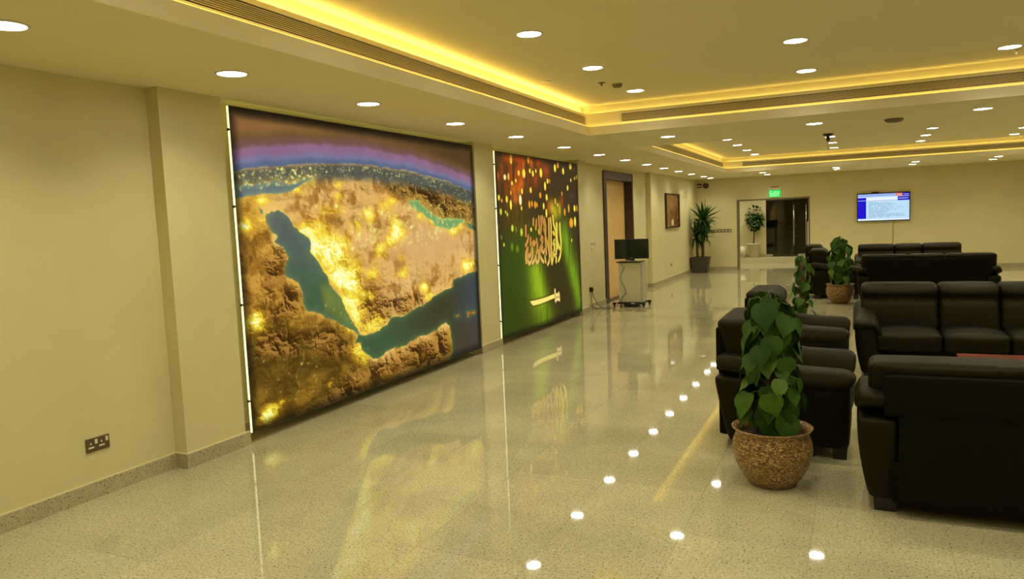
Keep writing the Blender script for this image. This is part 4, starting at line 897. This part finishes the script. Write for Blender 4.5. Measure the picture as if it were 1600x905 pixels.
MB().tube([(-0.09, 0.02, 0.40), (-0.10, 0.0, 0.75), (-0.12, 0, 0.98)], [0.036, 0.032, 0.028], 10).build('trunk', M_bark, t)
bm_ = [blade(0.50, 0.072, 0.25), blade(0.46, 0.066, 0.7), blade(0.42, 0.060, 1.2)]
r = random.Random(2)
for (cx, cz, n_, sc_) in ((0.08, 1.50, 66, 1.05), (0.05, 1.24, 48, 0.95), (-0.13, 1.04, 56, 0.9), (0.10, 1.02, 18, 0.8)):
    for i in range(n_):
        a = i*2.4; q = i/n_; el = 1.25-1.9*q+r.uniform(-0.15, 0.15)
        d = Vector((math.cos(a)*math.cos(el), math.sin(a)*math.cos(el), math.sin(el)))
        if d.y > 0.75 or d.x < -0.80: d = Vector((d.x*0.55, d.y*0.55, d.z+0.15))
        sl = sc_*r.uniform(0.8, 1.1)
        if cx-3.93+d.x*0.5*sl < -4.17: sl = max(0.25, (4.17-3.93+cx)/(-d.x*0.5))
        if 20.80+d.y*0.5*sl > 21.62: sl = 0.82/(d.y*0.5)
        me = bm_[0 if el > 0.5 else (1 if el > -0.1 else 2)]
        o = bpy.data.objects.new('leaf', me); COL.objects.link(o); o.parent = t
        M4 = lambda s_: orient(d, (0.01*math.cos(a), 0.01*math.sin(a), 1) if abs(d.z) < 0.97 else (math.cos(a), math.sin(a), 0.1), s_, (cx+0.02*math.cos(a), 0.02*math.sin(a), cz-0.12*q))
        while min((M4(sl) @ v_.co).x for v_ in me.vertices) < -0.265 and sl > 0.1: sl *= 0.88
        o.matrix_local = M4(sl)
t = thing('potted_ficus', 'round-crowned small tree in a white tapered pot in the lobby beyond the opening', 'potted plant', (-2.97, 24.62, 0.17))
MB().lathe([(0.15, 0), (0.19, 0.42), (0.205, 0.43), (0.20, 0.45), (0.17, 0.45)], 28).build('pot', M_white, t)
MB().lathe([(0.175, 0.0), (0.01, 0.02)], 18, (0, 0, 0.43)).build('soil', M_soil, t)
MB().tube([(0, 0, 0.43), (0.02, 0, 0.8), (0.04, 0, 1.15)], [0.025, 0.02, 0.018], 8).build('trunk', M_bark, t)
b = MB(); r = random.Random(8)
lv = [(-0.5, 0.35, 0.05), (0, 0, 0), (0.5, 0.35, 0.05), (0.35, 0.8, 0), (0, 1.1, -0.1), (-0.35, 0.8, 0)]
for i in range(620):
    u = Vector((r.gauss(0, 1), r.gauss(0, 1), r.gauss(0, 1))).normalized()*(r.random()**0.4)
    p = Vector((0.05+u.x*0.30, u.y*0.19, 1.24+u.z*0.38)); d = (u+Vector((r.uniform(-.6, .6), r.uniform(-.6, .6), -0.5))).normalized()
    m = orient(d, Vector((u.x, u.y, u.z+0.6+r.random())), r.uniform(0.05, 0.085), p)
    b.add([tuple(m @ Vector(q)) for q in lv], [(0, 1, 2, 3, 4, 5)])
o = b.build('foliage', M_ficus, t); o['kind'] = 'stuff'
t = thing('white_pot', 'small white pot tucked beside the tree pot in the lobby', 'pot', (-3.31, 24.50, 0.17))
MB().lathe([(0.08, 0), (0.10, 0.36), (0.085, 0.36), (0.08, 0.3)], 20).build('body', M_white, t)

# ------------------------------------------------------------ monitor on its rolling cabinet
def adopt(o, p): o.data.transform(Matrix.Translation(-p.location)); o.parent = p
t = CABT = thing('rolling_cabinet', 'pale pedestal cabinet on a black wheeled base standing before the wooden door', 'cabinet', (-3.71, 12.90, 0))
bx('cabinet_body', M_white, -0.20, 0.20, 0, 0.30, 0.085, 0.80, t, 0.004)
bx('side_strip', mat('side_strip', (0.5, 0.46, 0.30, 1), 0.4), 0.20, 0.235, 0.02, 0.30, 0.085, 0.80, t)
bx('top_tray', M_black, -0.23, 0.215, -0.03, 0.32, 0.80, 0.82, t, 0.003)
bx('base', M_black, -0.22, 0.24, -0.07, 0.36, 0.055, 0.085, t, 0.004)
for sx in (-1, 1):
    b = MB().box(sx*0.27-0.03, sx*0.27+0.03, -0.10, -0.05, 0.045, 0.085).box(sx*0.27-0.03, sx*0.27+0.03, 0.32, 0.37, 0.045, 0.085); b.build('caster_arm', M_black, t)
    for y in (-0.08, 0.345): MB().cyl((sx*0.27-0.012, y, 0.027), (sx*0.27+0.012, y, 0.027), 0.026, n=14).build('caster', M_black, t)
bx('component_box', M_black, -0.10, 0.13, -0.06, 0.25, 0.008, 0.055, t)
o = MB().box(0.04, 0.11, -0.075, -0.07, 0.062, 0.076).build('sticker', M_whitep, t); o['label'] = 'small white sticker'
t = thing('monitor', 'switched-off black flat monitor standing on the pale rolling cabinet', 'monitor', (-3.68, 12.98, 0.82), math.radians(-1.5))
bx('bezel', M_black, -0.315, 0.315, -0.02, 0.025, 0.045, 0.40, t, 0.004)
bx('screen', M_screen, -0.292, 0.292, -0.0225, -0.019, 0.072, 0.378, t)
bx('neck', M_black, -0.04, 0.04, 0.0, 0.04, 0.008, 0.12, t); bx('foot', M_metal, -0.15, 0.13, -0.07, 0.12, 0.0005, 0.010, t, 0.002)
bx('logo_bar', M_metal, -0.02, 0.02, -0.0215, -0.0195, 0.052, 0.058, t)
cb = MB().tube([(-3.86, 12.885, 0.79), (-3.83, 12.885, 0.74), (-3.80, 12.888, 0.71), (-3.86, 12.888, 0.60), (-3.885, 12.888, 0.50), (-3.80, 12.888, 0.34), (-3.77, 12.888, 0.25), (-3.86, 12.888, 0.16), (-3.88, 12.88, 0.09)], 0.0045, 6).build('power_cord', M_cable)
adopt(cb, CABT)
cb = MB().tube([(-4.27, 12.45, 0.33), (-4.25, 12.46, 0.22), (-4.20, 12.52, 0.10), (-4.10, 12.50, 0.02), (-3.99, 12.52, 0.006), (-3.95, 12.62, 0.006), (-3.91, 12.72, 0.02), (-3.90, 12.81, 0.06)], 0.006, 6).build('power_cord', M_cable)
adopt(cb, CABT)
cb = MB().tube([(-4.275, 12.44, 0.33), (-4.27, 12.40, 0.16), (-4.26, 12.44, 0.03), (-4.2, 12.56, 0.006), (-4.1, 12.66, 0.006), (-4.0, 12.78, 0.03), (-3.93, 12.80, 0.06)], 0.005, 6).build('power_cord', M_cable)
adopt(cb, CABT)
cb = MB().box(-4.28, -4.22, 12.52, 12.62, 0.0005, 0.05).build('power_adapter', M_white, None, 0.003); adopt(cb, CABT); cb['label'] = 'small pale power adapter block'

# ------------------------------------------------------------ wall fittings
def wall_plate(name, label, cat, y, z, w_, h_, m, x=XL, group=None):
    t = thing(name, label, cat, (x, y, z), 0, group); MB().box(0, 0.008, -w_/2, w_/2, -h_/2, h_/2).build('plate', m, t, 0.0015); return t
t = wall_plate('double_socket', 'bronze double power socket low on the left wall in the foreground', 'socket', 2.97, 0.334, 0.158, 0.086, M_bronze)
for s in (-1, 1):
    bx('rocker_switch', M_whitep, 0.008, 0.012, s*0.0-0.007+0.036*s+0.022-0.0, s*0.036+0.031, 0.005, 0.033, t)
    for (yy, zz, a, bq) in ((-0.012, 0.010, 0.004, 0.007),): bx('earth_slot', M_whitep, 0.0079, 0.0085, s*0.036+yy-a, s*0.036+yy+a, zz-bq, zz+bq, t)
    bx('pin_slots', M_whitep, 0.0079, 0.0085, s*0.036-0.030, s*0.036+0.008, -0.020, -0.010, t)
t = wall_plate('wall_plug', 'black plug pushed into a bronze socket near the rolling cabinet', 'plug', 12.455, 0.36, 0.085, 0.085, M_bronze)
MB().soft(0.008, 0.06, -0.032, 0.030, -0.045, 0.035, 0.015, 5).build('plug_body', M_black, t)
t = wall_plate('phone_socket', 'small pale wall socket with dark cover low on the far left wall', 'socket', 18.35, 0.39, 0.16, 0.085, M_white, XP)
bx('dark_cover', M_bronze, 0.008, 0.012, 0.01, 0.075, -0.035, 0.035, t)
t = wall_plate('door_controller', 'white wall handset with a dark keypad beside the wooden door', 'controller', 12.62, 1.12, 0.075, 0.19, M_whitep)
bx('keypad', M_black, 0.008, 0.011, -0.012, 0.018, 0.02, 0.065, t); bx('lower_button', M_black, 0.008, 0.011, -0.02, 0.0, -0.075, -0.04, t)
t = wall_plate('call_button', 'small white push button to the right of the door handset', 'button', 12.76, 1.15, 0.03, 0.09, M_whitep); bx('dark_button', M_black, 0.008, 0.012, -0.008, 0.008, -0.01, 0.03, t)
# row of switches on the far wall
for i in range(6):
    x = -3.735+i*0.0985*0.98
    t = thing('light_switch', 'bronze switch plate on the far wall by the spiky plant, %s of six' % ['leftmost', 'second from left', 'third from left', 'fourth from left', 'fifth from left', 'rightmost'][i], 'switch', (x, YB, 1.125), 0, 'switch plates on the far wall')
    bx('plate', M_bronze, -0.043, 0.043, -0.008, 0, -0.043, 0.043, t, 0.0015); bx('rocker', M_whitep, -0.02, 0.02, -0.012, -0.008, -0.022, 0.022, t)
t = thing('foyer_switch', 'small dark switch plate on the lobby wall by the tree', 'switch', (-2.86, GY, 1.34)); bx('plate', M_bronze, -0.045, 0.045, -0.008, 0, -0.045, 0.045, t); bx('rocker', M_whitep, -0.015, 0.015, -0.012, -0.008, -0.02, 0.02, t)
# alarm sounder and strobe
t = thing('alarm_strobe', 'small dark red alarm strobe box high on the far wall in the corner', 'alarm', (-4.08, YB, 2.43))
bx('back_box', M_redp, -0.065, 0.065, -0.04, 0, -0.055, 0.06, t, 0.004); bx('lens', M_whitep, -0.06, 0.06, -0.055, -0.04, -0.02, 0.012, t)
t = thing('alarm_bell', 'round dark red alarm sounder high on the far wall beside the strobe', 'alarm', (-3.90, YB, 2.425))
bb = MB(); bb.lathe([(0.08, 0), (0.08, 0.04), (0.065, 0.055), (0.045, 0.055), (0.04, 0.04)], 24); rot = [(x, -z, y) for x, y, z in bb.v]; bb.v = rot; bb.build('bell_body', M_redp, t)
bb = MB(); bb.lathe([(0.038, 0.035), (0.034, 0.055), (0.01, 0.06)], 18); bb.v = [(x, -z, y) for x, y, z in bb.v]; bb.build('bell_centre', M_bronze, t)
# framed picture
t = thing('framed_picture', 'tall brown framed picture with a small white bottle, on the far left wall', 'picture', (XP, 17.84, 1.31))
Wp, Hp = 1.50, 0.855
b = MB().box(0, 0.04, 0, 0.055, 0, Hp).box(0, 0.04, Wp-0.055, Wp, 0, Hp).box(0, 0.04, 0.055, Wp-0.055, 0, 0.03).box(0, 0.04, 0.055, Wp-0.055, Hp-0.03, Hp); b.build('frame', mat('dark_frame', (0.02, 0.012, 0.005, 1), 0.4), t)
def picmat():
    m = bpy.data.materials.new('picture_print'); m.use_nodes = True; n = m.node_tree.nodes; l = m.node_tree.links; bs = n['Principled BSDF']
    tc = n.new('ShaderNodeTexCoord'); mp = n.new('ShaderNodeMapping'); mp.inputs['Scale'].default_value = (1, 2.2, 5); l.new(tc.outputs['Object'], mp.inputs[0])
    t1 = n.new('ShaderNodeTexNoise'); t1.inputs['Scale'].default_value = 2.2; t1.inputs['Detail'].default_value = 6; l.new(mp.outputs[0], t1.inputs['Vector'])
    r_ = n.new('ShaderNodeValToRGB'); e = r_.color_ramp.elements; e[0].position = 0.3; e[0].color = (0.10, 0.05, 0.015, 1); e[1].position = 0.72; e[1].color = (0.42, 0.27, 0.10, 1)
    x = e.new(0.5); x.color = (0.26, 0.10, 0.022, 1); x = e.new(0.6); x.color = (0.34, 0.08, 0.025, 1)
    l.new(t1.outputs['Fac'], r_.inputs[0]); l.new(r_.outputs[0], bs.inputs['Base Color']); bs.inputs['Roughness'].default_value = 0.15; return m
bx('print', picmat(), 0.004, 0.016, 0.05, Wp-0.05, 0.025, Hp-0.025, t)
o = MB().box(0.016, 0.0165, 0.62, 0.86, 0.06, 0.19).box(0.016, 0.0165, 0.69, 0.79, 0.20, 0.225).build('white_bottle', mat('bottle_print', (0.8, 0.72, 0.5, 1), 0.3), t); o['label'] = 'small white bottle in the picture'

# exit sign
t = thing('exit_sign', 'green lit exit sign with a white housing above the lobby opening', 'sign', (-2.035, YB, 1.99))
bx('housing', M_whitep, -0.18, 0.17, -0.075, 0, 0.215, 0.285, t, 0.004)
bx('mount_bar', M_black, -0.10, 0.10, -0.03, -0.003, 0.285, 0.305, t)
bx('panel', mat('exit_green', (0.0, 0.3, 0.05, 1), 0.3, emit=(0.0, 0.62, 0.11, 1), estr=0.9), -0.15, 0.155, -0.042, -0.034, 0.02, 0.213, t)
M_exitw = mat('exit_letter', (0.5, 1, 0.5, 1), 0.3, emit=(0.40, 1.0, 0.38, 1), estr=1.2)
def text_mesh(name, s, size, m, parent, loc, rot, sx=1.0):
    cu = bpy.data.curves.new(name, 'FONT'); cu.body = s; cu.size = size; cu.align_x = 'CENTER'; cu.extrude = 0.0008
    ob_ = bpy.data.objects.new(name, cu); COL.objects.link(ob_)
    dg = bpy.context.evaluated_depsgraph_get(); me = bpy.data.meshes.new_from_object(ob_.evaluated_get(dg)); bpy.data.objects.remove(ob_)
    me.materials.clear(); me.materials.append(m); o = bpy.data.objects.new(name, me); COL.objects.link(o); o.parent = parent; o.location = loc; o.rotation_euler = rot; o.scale = (sx, 1, 1); return o
text_mesh('lettering', 'EXIT', 0.125, M_exitw, t, (0.0, -0.0435, 0.032), (PI/2, 0, 0))
text_mesh('lettering', '\uFEA5\uFEAE\uFEA8\uFEE3', 0.10, M_exitw, t, (0.0, -0.0435, 0.140), (PI/2, 0, 0), 1.2)

# wall screen
t = thing('wall_screen', 'flat wall-mounted screen showing a white and blue text slide', 'television', (0.018, YB, 1.245), 0)
t.rotation_euler = (0, 0, 0); Ws, Hs = 1.24, 0.735
bx('bezel', M_black, 0, Ws, -0.075, -0.03, 0, Hs, t, 0.004); bx('wall_mount', M_black, 0.4, 0.84, -0.03, 0, 0.2, 0.5, t)
def em(name, c, s=1.0): return mat(name, (0, 0, 0, 1), 0.3, emit=srgb(*c), estr=s)
def rect(name, c, u0, u1, v0, v1, d=0.0762, s=1.0):
    return bx(name, em('scr_%d_%d_%d' % c, c, s), 0.02+u0*(Ws-0.04), 0.02+u1*(Ws-0.04), -d-0.0006, -d, 0.02+(1-v1)*(Hs-0.045), 0.02+(1-v0)*(Hs-0.045), t)
rect('screen', (186, 224, 250), 0, 1, 0, 1, 0.0755)
rect('picture_area', (150, 178, 240), 0, 0.74, 0, 0.11); rect('picture_area', (205, 225, 255), 0, 0.74, 0.10, 0.125)
rect('picture_area', (20, 0, 200), 0, 0.165, 0.13, 0.235); rect('picture_area', (20, 0, 205), 0, 0.165, 0.25, 0.925); rect('picture_area', (235, 245, 255), 0.17, 0.76, 0.135, 0.235)
rect('picture_area', (240, 120, 90), 0.74, 0.87, 0.0, 0.11); rect('picture_area', (24, 10, 190), 0.87, 1, 0.0, 0.11); rect('picture_area', (24, 10, 192), 0.78, 1, 0.125, 0.275); rect('picture_area', (225, 150, 180), 0.17, 0.77, 0.25, 0.262)
rect('picture_area', (240, 246, 255), 0, 1, 0.945, 0.985)
r = random.Random(6); b = MB()
for i in range(15):
    v = 0.31+i*0.040; u = 0.22
    stop = [0.4, 0.64, 0.75, 0.66, 0.55, 0.97, 0.6, 0.75, 0.62, 0.58, 0.56, 0.9, 0.95, 0.94, 0.62][i]
    while u < stop:
        L_ = r.uniform(0.015, 0.05)
        if r.random() < 0.85: b.box(0.02+u*(Ws-0.04), 0.02+min(u+L_, stop)*(Ws-0.04), -0.0772, -0.0766, 0.02+(1-v-0.016)*(Hs-0.045), 0.02+(1-v)*(Hs-0.045))
        u += L_+0.010
b.build('text_lines', em('scr_text', (120, 150, 175)), t)['kind'] = 'stuff'
b = MB()
for (u0, u1, v0, v1) in ((0.77, 0.845, 0.04, 0.07), (0.895, 0.98, 0.04, 0.07), (0.80, 0.98, 0.18, 0.215)):
    u = u0
    while u < u1: b.box(0.02+u*(Ws-0.04), 0.02+(u+0.012)*(Ws-0.04), -0.0772, -0.0766, 0.02+(1-v1)*(Hs-0.045), 0.02+(1-v0)*(Hs-0.045)); u += 0.02
b.build('text_lines', em('scr_text2', (215, 205, 240)), t)['kind'] = 'stuff'
t2 = thing('webcam', 'small dark camera box on top of the wall screen', 'camera', (0.43, YB-0.05, 1.98)); bx('camera_body', M_black, -0.07, 0.11, -0.03, 0.02, 0.0, 0.03, t2, 0.004); MB().cyl((0.02, -0.03, 0.015), (0.02, -0.04, 0.015), 0.010).build('camera_lens', M_screen, t2)
cb = MB().tube([(0.87, YB-0.02, 1.245), (0.87, YB-0.012, 0.8), (0.875, YB-0.02, 0.12)], 0.007, 6).build('cable', M_cablep); adopt(cb, t)

# ceiling fittings
t = thing('smoke_detector', 'round smoke detector on the band between the ceiling recesses, right side', 'detector', (0.39, 9.62, H1))
MB().lathe([(0.10, 0), (0.10, -0.012), (0.085, -0.03), (0.06, -0.038), (0.0, -0.04)], 24, cap=False).build('body', mat('grey_detector', (0.16, 0.13, 0.06, 1), 0.5), t)
t = thing('smoke_detector', 'small grey detector in the nearer ceiling recess beside its downlight', 'detector', (-2.19, 7.37, H2))
MB().lathe([(0.055, 0), (0.05, -0.02), (0.035, -0.035), (0.0, -0.036)], 20, cap=False).build('body', mat('grey_detector', (0.16, 0.13, 0.06, 1), 0.5), t)
MB().lathe([(0.06, 0), (0.06, -0.003), (0.055, -0.004)], 20, cap=False).build('base', M_lip, t)
t = thing('sprinkler', 'small sprinkler head in the nearer ceiling recess left of the grey detector', 'sprinkler', (-2.30, 7.20, H2))
MB().lathe([(0.04, 0), (0.04, -0.004), (0.012, -0.006)], 18, cap=False).build('rosette', M_bronze, t); MB().cyl((0, 0, -0.004), (0, 0, -0.03), 0.009).build('head', M_bronze, t)
t = thing('sprinkler', 'small white sprinkler head under the high ceiling before the far grille, right side', 'sprinkler', (1.30, 8.05, H2))
MB().lathe([(0.035, 0), (0.035, -0.004), (0.012, -0.006)], 18, cap=False).build('rosette', M_whitep, t); MB().cyl((0, 0, -0.004), (0, 0, -0.045), 0.009).build('head', M_whitep, t)
t = thing('ceiling_mount', 'dark ceiling mount with a thin pale pole in the farther ceiling recess', 'mount', (-0.46, 14.6, H2))
MB().lathe([(0.09, 0), (0.09, -0.02), (0.03, -0.05), (0.0, -0.05)], 20, cap=False).build('plate', M_black, t); MB().cyl((0, 0, -0.05), (0, 0, -0.13), 0.028).build('joint', M_black, t); MB().cyl((0, 0, -0.13), (0, 0, -0.30), 0.010).build('pole', M_whitep, t)
t = thing('ceiling_sensor', 'flat round access cap on the high ceiling beside the left cove glow', 'sensor', (-2.72, 6.80, H2))
MB().lathe([(0.05, 0), (0.05, -0.004), (0.0, -0.005)], 18, cap=False).build('cap', M_lip, t)
t = thing('door_post', 'pale metal edge post standing at the right side of the lobby opening', 'post', (OX1-0.02, YB-0.03, 0)); MB().box(-0.014, 0.014, -0.012, 0.012, 0, 1.30).build('post', M_white, t); MB().box(-0.03, 0.03, -0.015, 0.015, 0, 0.012).build('foot', M_metal, t)
